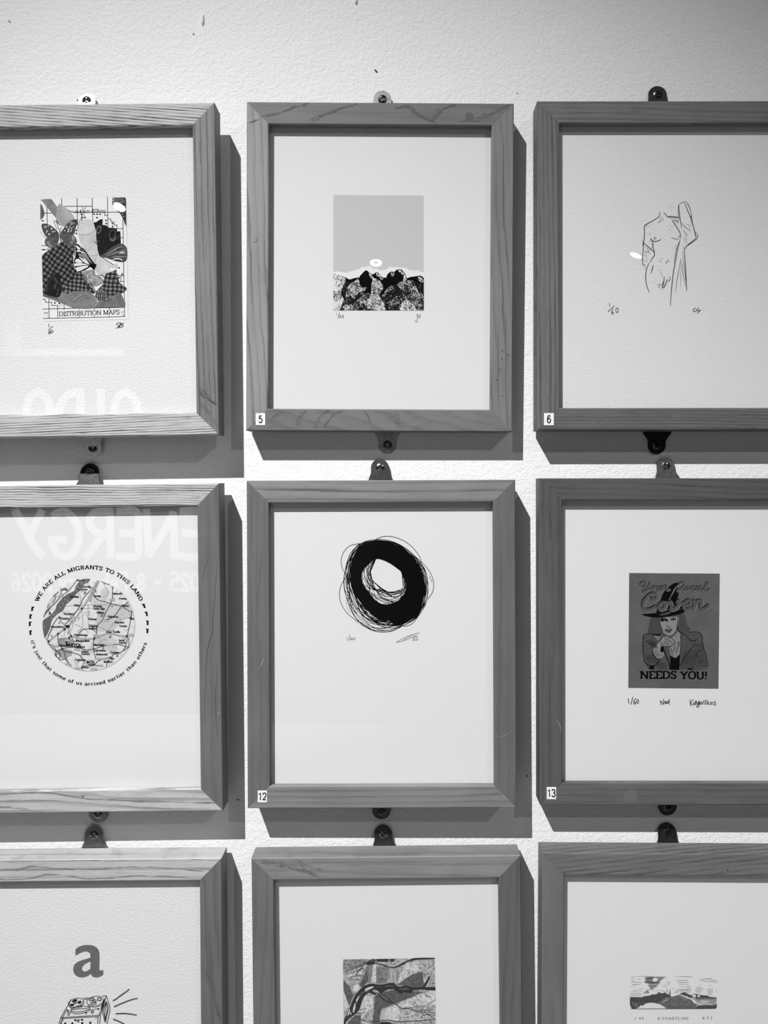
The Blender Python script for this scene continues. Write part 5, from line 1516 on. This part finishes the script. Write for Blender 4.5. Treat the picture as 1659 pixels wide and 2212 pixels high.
# ================================================================== print in frame 18: letter a and tape recorder
C = (100, 2020, 7.541)
i = Ink(FR['18'], C)
i.poly([(475, 225), (540, 185), (600, 166), (660, 158), (720, 160), (770, 172), (820, 200), (850, 240), (866, 290), (868, 400), (865, 555), (870, 572), (885, 578), (928, 565), (931, 645), (880, 678), (840, 690), (800, 690), (765, 682), (740, 660), (725, 630), (690, 660), (640, 682), (580, 692), (520, 682), (470, 648), (443, 600), (436, 545), (455, 485), (510, 435), (600, 400), (680, 380), (720, 362), (716, 310), (695, 282), (660, 268), (620, 268), (560, 290), (475, 338)],
       wash_material('letter_ink', G(98), G(108), 200), 1, 0, holes=[[(720, 430), (650, 460), (600, 500), (580, 540), (590, 575), (612, 590), (640, 590), (680, 575), (719, 546)]])
i.build('printed_letter', FR['18'].sheet)
i = Ink(FR['18'], C)
L = [[(975, 986), (910, 990)], [(395, 1058), (420, 1050)], [(600, 1030), (690, 1020)], [(610, 1052), (670, 1042)], [(400, 1060), (350, 1150), (290, 1250), (240, 1345), (205, 1448), (170, 1620)], [(335, 1210), (265, 1345)], [(240, 1343), (560, 1322), (880, 1305)], [(240, 1360), (560, 1340), (860, 1326)],
     [(268, 1372), (240, 1448), (205, 1620)], [(262, 1370), (230, 1450)], [(845, 1330), (838, 1448), (828, 1620)], [(882, 1308), (872, 1448), (862, 1640)], [(978, 986), (930, 1140), (882, 1308)], [(955, 1030), (905, 1180), (858, 1300)], [(930, 1070), (890, 1200)], [(978, 986), (1012, 1090), (1038, 1195), (1015, 1330), (990, 1448), (960, 1640), (862, 1640)],
     [(975, 1078), (935, 1160), (915, 1235), (935, 1330), (960, 1418), (985, 1310), (1010, 1205), (1000, 1130), (975, 1078)], [(975, 1105), (945, 1180), (935, 1240), (950, 1320), (962, 1385), (980, 1300), (992, 1200), (985, 1140), (975, 1105)], [(972, 1130), (958, 1240), (962, 1350)], [(170, 1620), (862, 1640)],
     [(405, 1205), (470, 1170), (530, 1148), (610, 1155), (700, 1168), (690, 1185), (560, 1200), (420, 1215), (398, 1240)], [(405, 1205), (400, 1240), (415, 1262), (520, 1282), (620, 1262), (705, 1225), (715, 1195), (700, 1168)], [(412, 1240), (520, 1250), (600, 1240), (705, 1205)], [(525, 1172), (575, 1168)], [(528, 1162), (532, 1182)], [(572, 1160), (577, 1178)], [(790, 1205), (850, 1200)]]
i.lines(L, 11, K, 2, 4)
for cx, cy, rx, ry, rot in [(480, 1100, 125, 68, -0.28), (795, 1075, 135, 78, -0.18)]:
    i.ring(cx, cy, rx, ry, 10, K, 2, rot, 36)
    a0 = rot
    P = arc(0, 0, rx, ry, -20, 175, 24)
    c, s = math.cos(rot), math.sin(rot)
    i.line([(cx + 10 + x * c - y * s, cy + 16 + x * s + y * c) for x, y in P], 9, K, 2)
for x, y, rx, ry, rot in [(463, 1065, 48, 20, -0.35), (543, 1092, 34, 24, -0.5), (415, 1137, 40, 20, 0.0)]:
    i.dot(x, y, rx, K, 3, ry, rot)
i.ring(470, 1100, 38, 18, 7, K, 4, -0.4)
i.ring(468, 1100, 18, 9, 6, K, 4, -0.4)
for x, y, rx, ry, rot in [(738, 1045, 44, 20, -0.5), (865, 1042, 34, 28, 0.4), (765, 1112, 52, 18, -0.1)]:
    i.ring(x, y, rx, ry, 9, K, 3, rot)
    i.ring(x + 4, y + 4, rx * 0.65, ry * 0.6, 6, K, 3, rot)
i.ring(785, 1072, 38, 20, 8, K, 4, -0.3)
i.ring(785, 1072, 16, 10, 6, K, 4)
for x, y, rx, ry in [(365, 1275, 20, 32), (755, 1242, 20, 36), (522, 1392, 14, 24)]:
    i.ring(x, y, rx, ry, 9, K, 3, 0.15)
    i.line([(x - 4, y + ry * 0.6), (x + 6, y - ry * 0.6)], 8, K, 3)
for x, y, rx, ry in [(350, 1228, 12, 18), (735, 1246, 9, 22), (648, 1267, 15, 14), (852, 1202, 10, 20), (475, 1384, 22, 15), (582, 1377, 22, 15), (278, 1384, 8, 7), (813, 1350, 10, 8), (308, 1440, 18, 22), (425, 1438, 18, 22), (585, 1432, 17, 24), (717, 1428, 16, 24), (440, 1570, 40, 26), (620, 1562, 40, 26)]:
    i.dot(x, y, rx, K, 3, ry, 0.15)
i.build('tape_recorder_drawing', FR['18'].sheet)
i = Ink(FR['18'], C)
for P in ([(1092, 1066), (1140, 1040), (1200, 995), (1270, 945), (1350, 885)], [(1112, 1166), (1200, 1125), (1300, 1085), (1390, 1052), (1478, 1032)], [(1140, 1280), (1220, 1278), (1300, 1278), (1390, 1290), (1465, 1302)], [(1100, 1372), (1190, 1408), (1270, 1450), (1350, 1510)]):
    i.line(P, 24, flat(G(95)), 1, 5)
    i.line([(p[0] - 6, p[1] + 1) for p in P[:-1]], 12, flat(G(62)), 2, 5)
i.build('sound_rays', FR['18'].sheet)

# ================================================================== print in frame 19: branches collage
C = (720, 2050, 6.9125)
i = Ink(FR['19'], C)
E = 0.92
i.poly([(143, 155), (800, 145), (1515, 137), (1528, 800), (1535, 1700), (165, 1715)], wash_material('collage_wash', G(88, E), G(205, E), 420), 0)


def W(name, lo, hi, sc=350, st=1.0, rot=0.0):
    return wash_material(name, G(lo, E), G(hi, E), sc, st, rot)


dk = W('collage_dark', 62, 104, 300)
md = W('collage_mid', 105, 140, 260)
lt = W('collage_light', 160, 228, 420)
st = W('collage_stripes', 110, 205, 300, 0.15)
for P, m in (([(150, 450), (240, 560), (300, 690), (245, 850), (200, 760), (152, 600)], dk), ([(385, 540), (480, 350), (495, 250), (525, 470), (440, 580)], dk), ([(500, 240), (590, 250), (565, 490), (520, 520)], md), ([(565, 480), (605, 230), (662, 240), (632, 500)], lt), ([(640, 250), (830, 275), (800, 515), (640, 515)], md), ([(805, 510), (828, 275), (985, 285), (945, 520)], st),
             ([(950, 515), (1085, 205), (1270, 190), (1275, 330), (1110, 420)], lt), ([(1270, 180), (1510, 160), (1515, 540), (1340, 540), (1330, 340)], W('collage_twigs', 85, 210, 520)), ([(955, 535), (1150, 390), (1330, 335), (1355, 545), (1200, 575)], dk), ([(690, 650), (900, 610), (1355, 640), (940, 808), (720, 900), (690, 1130), (640, 1400), (560, 1400), (610, 860), (620, 700)], dk),
             ([(400, 880), (470, 690), (600, 720), (590, 880), (500, 930), (420, 1050)], lt), ([(780, 900), (940, 830), (1000, 920), (960, 1080), (760, 1060), (700, 1000)], lt), ([(715, 900), (790, 880), (760, 1060), (690, 1060)], W('collage_pale', 150, 190)), ([(960, 812), (1370, 655), (1520, 600), (1525, 840), (1200, 870), (1010, 880)], lt), ([(1010, 900), (1525, 900), (1528, 1060), (980, 1070)], W('collage_scrub', 85, 222, 520)),
             ([(330, 985), (410, 990), (412, 1300), (200, 1300), (215, 1100)], dk), ([(155, 660), (185, 700), (230, 860), (165, 900)], lt), ([(310, 540), (360, 510), (400, 590), (340, 640), (300, 620)], lt), ([(150, 160), (480, 150), (480, 240), (300, 300), (155, 330)], W('collage_corner', 95, 160, 300)), ([(230, 420), (420, 370), (490, 240), (400, 330), (240, 380)], lt)):
    i.poly(P, m, 1)
i.poly([(640, 148), (826, 146), (820, 192), (650, 188)], flat(G(38, E)), 2)
i.poly([(845, 146), (916, 145), (912, 188), (850, 190)], flat(G(45, E)), 2)
B1 = flat(G(30, E))
i.poly([(160, 1060), (200, 980), (240, 900), (290, 760), (330, 690), (380, 620), (430, 575), (480, 540), (540, 520), (600, 514), (660, 530), (760, 525), (830, 505), (905, 503), (950, 550), (1010, 560), (1085, 540), (1150, 560), (1200, 572), (1310, 560), (1345, 548), (1380, 490), (1412, 430), (1452, 380), (1440, 440), (1400, 520), (1370, 566), (1525, 566), (1526, 620), (1400, 612), (1300, 602), (1190, 618), (1165, 660), (1110, 652), (1065, 638), (1000, 672), (960, 640), (900, 600), (840, 598), (790, 615), (705, 662), (660, 620), (610, 600), (560, 640), (500, 670), (450, 720), (430, 760), (400, 880), (340, 960), (260, 1020), (200, 1070), (165, 1160), (150, 1160)], B1, 4)
i.poly([(560, 620), (650, 660), (620, 690), (540, 650)], B1, 4)
for P in ([(470, 600), (520, 570), (590, 555), (600, 575), (540, 600), (480, 630)], [(340, 760), (380, 700), (390, 720), (345, 790)], [(300, 870), (325, 800), (330, 870), (305, 950), (290, 930)], [(215, 960), (250, 900), (240, 960), (215, 1000)], [(250, 960), (275, 940), (268, 975), (250, 980)]):
    i.poly(P, lt, 5, 2)
i.poly([(478, 218), (520, 178), (600, 148), (642, 162), (612, 198), (700, 218), (780, 235), (830, 268), (890, 268), (960, 248), (1030, 205), (1090, 178), (1200, 134), (1360, 128), (1516, 130), (1516, 150), (1380, 152), (1225, 162), (1110, 192), (1030, 240), (960, 272), (880, 288), (780, 262), (700, 232), (640, 214), (580, 232), (520, 240)], B1, 4)
for P in ([(700, 212), (760, 226), (830, 246)], [(850, 240), (900, 246), (960, 226)], [(930, 232), (1000, 190), (1080, 140)], [(560, 190), (600, 172)]):
    i.line(P, 8, flat(G(190, E)), 5, 3, 0.6)
for P in ([(380, 690), (450, 640), (540, 635)], [(360, 760), (400, 700), (430, 680)], [(320, 850), (350, 800), (370, 740)], [(280, 940), (320, 900), (340, 850)], [(760, 560), (850, 545), (900, 570)], [(980, 590), (1040, 600), (1110, 585)], [(1060, 575), (1130, 590)], [(1070, 610), (1130, 605)], [(640, 560), (720, 575)], [(230, 980), (270, 900)], [(200, 1040), (260, 985)]):
    i.line(P, 6, flat(G(150, E)), 6, 3, 0.7)
LN = flat(G(34, E))
for P, w in (([(640, 640), (720, 720), (800, 782), (880, 800), (935, 830)], 15), ([(700, 655), (800, 720), (880, 790), (950, 835), (1020, 885)], 12), ([(1020, 885), (1200, 862), (1400, 830), (1525, 755)], 7), ([(1020, 885), (1130, 890), (1220, 915), (1500, 908)], 10), ([(1180, 890), (1260, 940), (1400, 935), (1525, 960)], 8), ([(370, 920), (430, 900), (490, 890)], 7), ([(375, 965), (450, 945), (458, 925)], 10), ([(1370, 625), (1385, 690), (1415, 708), (1462, 715)], 10), ([(400, 1055), (520, 1080), (620, 1088), (800, 1060), (1000, 1085), (1250, 1072), (1530, 1050)], 11),
             ([(1370, 940), (1450, 1000), (1530, 1055)], 8), ([(1290, 1030), (1340, 990), (1440, 980), (1525, 985)], 7), ([(215, 240), (330, 155)], 5), ([(240, 280), (400, 240), (500, 165)], 6), ([(160, 350), (280, 300), (420, 250), (495, 190)], 7), ([(250, 420), (350, 390), (400, 370)], 6), ([(335, 385), (400, 300), (450, 285)], 16), ([(230, 460), (380, 455), (400, 440)], 5), ([(320, 200), (430, 150)], 5), ([(520, 260), (515, 480)], 6), ([(250, 405), (258, 450)], 5), ([(160, 610), (210, 580)], 6)):
    i.line(P, w, LN, 5, 4, 0.3)
R = random.Random(21)
for k in range(330):
    zone = R.choice([(1290, 1510, 170, 540, 60), (970, 1515, 640, 860, 45), (970, 1520, 900, 1100, 70), (1100, 1270, 200, 400, 45), (160, 480, 170, 460, 60), (420, 600, 700, 1050, 30), (1050, 1500, 920, 1080, 60), (960, 1300, 690, 860, 50), (640, 800, 280, 500, 70), (1000, 1330, 390, 540, 40), (700, 950, 640, 800, 45)])
    x, y = R.uniform(zone[0], zone[1]), R.uniform(zone[2], zone[3])
    a = R.uniform(-1.4, -0.1) if R.random() < 0.7 else R.uniform(0, 3)
    l = zone[4] * R.uniform(0.4, 1.1)
    x2, y2 = min(max(x + l * math.cos(a), 150), 1515), max(y + l * math.sin(a), 160)
    i.line([(x, y), ((x + x2) / 2 + R.uniform(-8, 8), (y + y2) / 2 + R.uniform(-8, 8)), (x2, y2)], R.uniform(3, 6), flat(G(R.choice([50, 75, 95]), E)), 3, 3, 0.5)
for k in range(14):
    x = 815 + k * 12
    i.line([(x + 12, 285), (x, 510 - k)], 4, flat(G(R.choice([90, 110, 200]), E)), 3, 0, 0.4)
i.poly([(690, 1105), (740, 1088), (800, 1086), (870, 1106), (900, 1180), (700, 1200)], B1, 4, 2)
i.build('printed_image', FR['19'].sheet)

# ================================================================== print in frame 20: coastline engraving
C = (1340, 2080, 6.9125)
E = 0.78
i = Ink(FR['20'], C)
D1 = wash_material('engraving_dark', G(32, E), G(75, E), 500, 3, 0.3)
D2 = wash_material('engraving_dune', G(45, E), G(115, E), 420, 3, 0.9)
D3 = wash_material('engraving_water', G(80, E), G(200, E), 130, 7)
LK = flat(G(35, E))
PW = flat(0.75)
i.poly([(145, 510), (330, 510), (360, 495), (420, 490), (480, 470), (540, 468), (565, 445), (580, 432), (600, 450), (640, 452), (670, 435), (690, 462), (705, 470), (730, 468), (760, 500), (700, 560), (600, 600), (560, 620), (380, 620), (300, 650), (230, 684), (190, 684), (160, 660), (145, 610)], D1, 1)
i.poly([(560, 600), (650, 545), (740, 505), (800, 500), (860, 478), (960, 500), (1060, 555), (1110, 590), (1150, 615), (1140, 650), (1120, 680), (690, 682), (640, 645)], D2, 2)
i.poly([(860, 475), (905, 455), (960, 438), (1020, 468), (1060, 480), (1110, 520), (1040, 520), (960, 490)], D1, 1)
i.poly([(1060, 470), (1120, 462), (1200, 480), (1300, 488), (1330, 505), (1440, 515), (1440, 524), (1110, 522)], D1, 1)
i.poly([(1050, 528), (1440, 524), (1440, 640), (1160, 640), (1100, 575)], D3, 1)
i.poly([(1150, 640), (1250, 622), (1340, 630), (1440, 622), (1440, 660), (1425, 678), (1120, 682)], D1, 2)
i.poly([(340, 640), (380, 605), (450, 594), (530, 600), (600, 630), (640, 660), (600, 676), (420, 680), (360, 672)], PW, 3, 2)
i.poly([(285, 650), (310, 630), (335, 650), (320, 672), (290, 668)], PW, 3, 2)
i.poly([(1070, 545), (1110, 560), (1150, 600), (1140, 612), (1090, 590)], PW, 3, 2)
i.poly([(1065, 485), (1110, 470), (1130, 490), (1110, 515)], PW, 2, 2)
i.poly([(1150, 490), (1180, 482), (1190, 505), (1160, 510)], PW, 2, 2)
i.poly([(860, 472), (900, 470), (1010, 505), (1060, 545), (1000, 530), (940, 500)], wash_material('engraving_foam', G(140, E), G(205, E), 500), 3, 2)
i.lines([[(160, 684), (400, 686), (700, 684), (1100, 684), (1420, 680)], [(147, 520), (147, 610), (165, 665), (200, 686)]], 7, LK, 4, 3)
i.poly([(732, 470), (738, 382), (752, 470)], LK, 4)
i.line([(690, 385), (700, 400), (706, 470)], 6, LK, 4, 3)
for P in ([(620, 600), (680, 550), (730, 525)], [(600, 590), (650, 555)], [(660, 570), (720, 545)], [(780, 610), (830, 605)], [(820, 640), (870, 638)], [(640, 540), (700, 510)], [(185, 580), (195, 640)], [(215, 590), (225, 660)], [(240, 590), (235, 640)], [(265, 600), (250, 660)], [(880, 500), (960, 540)], [(930, 500), (990, 560)], [(1200, 632), (1280, 634)], [(1320, 636), (1400, 634)], [(280, 588), (290, 600)]):
    i.line(P, 6, flat(G(190, E)), 4, 3, 0.6)
for k in range(10):
    i.line([(700 + k * 40, 650 + (k % 3) * 8), (760 + k * 38, 640 + (k % 4) * 9)], 5, LK, 4)
R = random.Random(5)
sky = [[(165, 205), (222, 202)], [(250, 200), (400, 200), (490, 205)], [(380, 214), (500, 212), (600, 208), (688, 208)], [(812, 204), (842, 205)], [(868, 203), (960, 203), (1040, 210), (1075, 214)], [(160, 228), (200, 232)], [(245, 240), (298, 260)], [(155, 262), (200, 268)], [(170, 282), (230, 290), (320, 298)], [(185, 318), (290, 320)], [(175, 328), (240, 330)], [(155, 358), (198, 356)], [(265, 386), (352, 388)], [(205, 412), (330, 416)], [(155, 430), (240, 426)], [(150, 455), (300, 450)], [(160, 475), (330, 470)], [(150, 492), (300, 488)],
       [(838, 268), (900, 260), (1012, 260)], [(855, 294), (940, 292), (1024, 290)], [(880, 318), (1010, 318)], [(870, 345), (900, 342)], [(905, 356), (1050, 362)], [(990, 340), (1040, 346)], [(985, 376), (1060, 382)], [(860, 392), (940, 398), (1050, 396)], [(830, 408), (1060, 410)], [(820, 425), (1050, 428)], [(800, 440), (860, 436)], [(900, 440), (1040, 440)], [(1195, 246), (1300, 236), (1368, 230)], [(1182, 268), (1260, 268), (1330, 282), (1445, 284)], [(1310, 240), (1380, 262), (1445, 262)],
       [(1180, 350), (1200, 320)], [(1135, 366), (1215, 362)], [(1130, 380), (1235, 384)], [(1115, 402), (1230, 400)], [(1110, 414), (1215, 418)], [(1135, 432), (1190, 434)], [(1100, 455), (1195, 452)], [(1320, 345), (1350, 330)], [(1300, 392), (1390, 388)], [(1298, 406), (1385, 408)], [(1310, 424), (1380, 428)], [(1300, 440), (1390, 436)], [(1310, 458), (1360, 462)], [(1290, 478), (1360, 470)], [(1425, 400), (1440, 400)], [(1430, 420), (1440, 440)], [(700, 275), (740, 300)], [(690, 290), (735, 310)], [(690, 320), (730, 330)], [(650, 322), (670, 325)], [(630, 348), (700, 350)], [(520, 412), (640, 412)], [(630, 425), (690, 425)], [(530, 440), (560, 440)], [(760, 385), (820, 388)]]
for k in range(17):
    y = 216 + k * 5.2
    x0, x1 = 362 + R.uniform(-8, 20), 662 - k * 5 + R.uniform(-30, 10)
    if 220 < y < 280:
        g = 38 * math.sqrt(max(0.05, 1 - ((y - 250) / 32) ** 2))
        sky += [[(x0, y), (519 - g, y + R.uniform(-3, 3))], [(519 + g, y + R.uniform(-3, 3)), (x1, y)]]
    else:
        sky.append([(x0, y), ((x0 + x1) / 2, y + R.uniform(-4, 4)), (x1, y)])
for k in range(20):
    y = 300 + k * 8
    x0 = 400 + k * 4 if y < 400 else 400 - (y - 400) * 1.2
    x1 = 590 - k * 8 if y < 400 else 430
    sky.append([(x0 + R.uniform(-8, 8), y), ((x0 + x1) / 2, y + R.uniform(-4, 4)), (x1 + R.uniform(-10, 10), y)])
for k in range(6):
    y = 500 + k * 5
    sky.append([(1070 + R.uniform(0, 60), y + 20), (1430, y + 22)])
i.lines(sky, 5.5, flat(G(70, E)), 2, 3, 0.4)
i.build('printed_image', FR['20'].sheet)
i = Ink(FR['20'], C)
INK20 = flat(0.05)
i.serif('-60', straight(248, 844, 36), 0.16, 0.07, 0.06, INK20, 2, gap=0.22, width=104 / 36.0)
i.serif('A COASTLINE', straight(555, 846, 36), 0.18, 0.07, 0.07, INK20, 2, gap=0.32, space=0.42, width=462 / 36.0)
i.serif('R T F', straight(1226, 842, 36), 0.18, 0.07, 0.07, INK20, 2, gap=0.3, space=0.35, width=150 / 36.0)
i.line([(232, 802), (212, 848)], 6, PENCIL, 2)
i.build('caption', FR['20'].sheet)

# ------------------------------------------------------------------ the room behind the viewer, seen in the picture glass
LET = flat(0.88, 0.6)
FAINT = flat(0.5, 0.6)
WALLZ = -4.2


def far_text(name, glyphs, x_right, z_base, cap, wstroke, label, gap=0.3, mat=None):
    """rounded stroke letters painted on the far wall, read from inside the room"""
    v, f = [], []
    x = x_right

    lift = [0]

    def ribbon(P, w):
        n = len(P)
        lift[0] += 1
        base = len(v)
        for i, p in enumerate(P):
            t = (P[min(i + 1, n - 1)] - P[max(i - 1, 0)])
            t = t.normalized() if t.length > 1e-6 else Vector((1, 0))
            nr = Vector((-t.y, t.x)) * (w / 2)
            q0 = p - t * w * 0.3 if i == 0 else (p + t * w * 0.3 if i == n - 1 else p)
            for y in (WALLZ + 0.0005, WALLZ + 0.004 + 0.0006 * (lift[0] % 5) + 0.0005 * i / n):
                for sg in (1, -1):
                    q = q0 + nr * sg
                    v.append((q.x, y, q.y))
        for i in range(n - 1):
            a, b = base + 4 * i, base + 4 * i + 4
            f.extend([(a + 2, b + 2, b + 3, a + 3), (a, a + 2, b + 2, b), (a + 1, b + 1, b + 3, a + 3)])
    for g in glyphs:
        if isinstance(g, (int, float)):
            x -= g * cap
            continue
        w, strokes = g
        for st in strokes:
            # the viewer facing this wall reads towards -x
            P = spline([(x - p[0] * cap, z_base + p[1] * cap) for p in st], 5) if len(st) > 2 else [Vector((x - p[0] * cap, z_base + p[1] * cap)) for p in st]
            ribbon(P, wstroke)
        x -= (w + gap) * cap
    return tag(link(name, v, f, mat or LET), label, 'wall lettering')


g_E = (0.48, [[(0.46, 1), (0.05, 0.98), (0.03, 0.5), (0.05, 0.02), (0.48, 0.0)], [(0.05, 0.5), (0.4, 0.52)]])
g_N = (0.7, [[(0.03, 0), (0.06, 0.95)], [(0.06, 0.95), (0.3, 0.5), (0.6, 0.05)], [(0.6, 0.05), (0.66, 1.0)]])
g_R = (0.6, [[(0.05, 0), (0.06, 1)], [(0.06, 1), (0.4, 0.98), (0.52, 0.76), (0.38, 0.55), (0.08, 0.5)], [(0.2, 0.5), (0.58, 0.0)]])
g_G = (0.72, [[(0.6, 0.92), (0.35, 1.0), (0.1, 0.75), (0.04, 0.4), (0.2, 0.05), (0.48, 0.02), (0.66, 0.3)], [(0.36, 0.38), (0.68, 0.36)]])
g_Y = (0.66, [[(0.04, 1), (0.3, 0.5)], [(0.62, 1), (0.42, 0.65), (0.26, 0.3), (0.04, 0.02)]])
g_O = (0.6, [[(0.3, 1), (0.08, 0.8), (0.03, 0.45), (0.15, 0.08), (0.32, 0.0), (0.5, 0.12), (0.58, 0.5), (0.5, 0.85), (0.3, 1)]])
g_D = (0.6, [[(0.05, 0), (0.06, 1)], [(0.06, 1), (0.36, 0.9), (0.55, 0.6), (0.5, 0.25), (0.25, 0.02), (0.05, 0)]])
g_I = (0.12, [[(0.06, 0), (0.06, 1)]])
n2 = (0.5, [[(0.05, 0.8), (0.25, 1), (0.45, 0.78), (0.3, 0.4), (0.03, 0.0), (0.5, 0.0)]])
n0 = (0.5, [[(0.25, 1), (0.06, 0.75), (0.04, 0.4), (0.15, 0.05), (0.3, 0.0), (0.44, 0.2), (0.47, 0.6), (0.4, 0.9), (0.25, 1)]])
n5 = (0.5, [[(0.46, 1), (0.1, 1), (0.07, 0.58), (0.3, 0.62), (0.46, 0.35), (0.35, 0.05), (0.03, 0.02)]])
n6 = (0.5, [[(0.4, 1), (0.15, 0.75), (0.05, 0.35), (0.18, 0.02), (0.4, 0.1), (0.44, 0.38), (0.25, 0.5), (0.07, 0.32)]])
n8 = (0.5, [[(0.25, 0.52), (0.08, 0.75), (0.25, 1), (0.42, 0.75), (0.25, 0.52), (0.05, 0.25), (0.25, 0.0), (0.46, 0.25), (0.25, 0.52)]])
dash = (0.36, [[(0.02, 0.45), (0.34, 0.45)]])
l_e = (0.44, [[(0.06, 0.35), (0.4, 0.38), (0.3, 0.62), (0.1, 0.5), (0.06, 0.2), (0.25, 0.0), (0.42, 0.08)]])
l_b = (0.42, [[(0.05, 1), (0.05, 0.0)], [(0.05, 0.5), (0.3, 0.6), (0.4, 0.3), (0.25, 0.02), (0.05, 0.05)]])
l_r = (0.32, [[(0.05, 0.62), (0.05, 0)], [(0.05, 0.42), (0.3, 0.62)]])
l_u = (0.42, [[(0.05, 0.62), (0.06, 0.15), (0.22, 0.0), (0.38, 0.15)], [(0.38, 0.62), (0.38, 0)]])
l_a = (0.42, [[(0.38, 0.55), (0.15, 0.6), (0.05, 0.25), (0.2, 0.0), (0.36, 0.2)], [(0.38, 0.62), (0.38, 0)]])
l_y = (0.42, [[(0.04, 0.62), (0.2, 0.15)], [(0.4, 0.62), (0.2, 0.1), (0.04, -0.3)]])
n_F = (0.44, [[(0.05, 0), (0.05, 1), (0.44, 1)], [(0.05, 0.52), (0.36, 0.52)]])
far_text('wall_lettering', [g_E, g_N, g_E, g_R, g_G, g_Y], -1.262, 1.02, 0.288, 0.05, 'large white painted word on the dark facing wall, reflected in the middle row glass', 0.115)
far_text('wall_lettering', [n2, n0, n2, n5, 0.45, dash, 0.45, n8, 0.45, n_F, l_e, l_b, l_r, l_u, l_a, l_r, l_y, 0.35, n2, n0, n2, n6], -1.215, 0.80, 0.108, 0.02, 'small white painted dates on the dark facing wall under the large word', 0.12)
far_text('wall_lettering', [g_O, 0.08, g_I, 0.22, g_D, g_O], -1.66, 1.80, 0.275, 0.05, 'upper line of white painted letters on the dark facing wall', 0.14, FAINT)
tag(box('reflection_strip_1', -3.2, -1.75, WALLZ, WALLZ + 0.03, 2.30, 2.345, flat(0.3, 0.6)), 'added pale strip on the dark facing wall, imitating a bright reflected bar', 'reflection_strip', kind='structure')  # both strips are added to give the glass a window-like pale reflection
tag(box('reflection_strip_2', -2.52, -2.40, WALLZ, WALLZ + 0.03, 2.345, 2.62, flat(0.3, 0.6)), 'added pale upright on the dark facing wall, imitating a bright reflected patch', 'reflection_strip', kind='structure')

# downlights hanging behind the viewer; their lit lenses show as small highlights in the upper row glass
EM = bpy.data.materials.new('lamp_lens')
EM.use_nodes = True
b = EM.node_tree.nodes['Principled BSDF']
setb(b, 0.8, 0.4)
b.inputs['Emission Color'].default_value = (1, 1, 1, 1)
b.inputs['Emission Strength'].default_value = 26.0
BODY = flat(0.03, 0.4, 0.4)


def lathe(prof, n=28):
    v, f = [], []
    for r, z in prof:
        for k in range(n):
            a = 2 * math.pi * k / n
            v.append((r * math.cos(a), r * math.sin(a), z))
    for j in range(len(prof) - 1):
        for k in range(n):
            f.append((j * n + k, j * n + (k + 1) % n, (j + 1) * n + (k + 1) % n, (j + 1) * n + k))
    return v, f


def downlight(loc, rx, ry, ring, label):
    root = bpy.data.objects.new('downlight', None)
    root.empty_display_size = 0.05
    COL.objects.link(root)
    root.location = loc
    root.rotation_euler = (rx, ry, 0)
    tag(root, label, 'lamp', 'downlights hanging behind the viewer')
    v, f = lathe([(0.012, 0.13), (0.034, 0.125), (0.038, 0.11), (0.038, -0.004), (0.035, -0.004), (0.033, 0.006), (0.0001, 0.012)])
    link('lamp_housing', v, f, BODY, root)
    if ring:
        v, f = lathe([(0.0325, 0.003), (0.031, -0.003), (0.016, -0.003), (0.0145, 0.003)])
    else:
        v, f = lathe([(0.0325, 0.003), (0.031, -0.003), (0.0001, -0.004)])
    link('lamp_lens', v, f, EM, root)
    # cord up to the ceiling
    inv = root.matrix_basis.inverted()
    top = inv @ Vector((loc[0], loc[1], 4.7))
    a = Vector((0, 0, 0.128))
    d = (top - a).normalized()
    s = d.orthogonal().normalized()
    t = d.cross(s)
    v = [p + (s * math.cos(q) + t * math.sin(q)) * 0.003 for p in (a, top) for q in (0, 1.57, 3.14, 4.71)]
    f = [(k, (k + 1) % 4, 4 + (k + 1) % 4, 4 + k) for k in range(4)]
    link('cord', v, f, BODY, root)
    return root


downlight((-1.495, -3.4, 2.977), math.radians(26), math.radians(12), False, 'black hanging downlight reflected in the butterfly collage glass')
downlight((-0.106, -3.4, 2.639), math.radians(20), 0.0, True, 'black hanging downlight reflected in the mountain print glass')
downlight((1.282, -3.4, 2.744), math.radians(-1), math.radians(26), False, 'black hanging downlight reflected in the torso drawing glass')
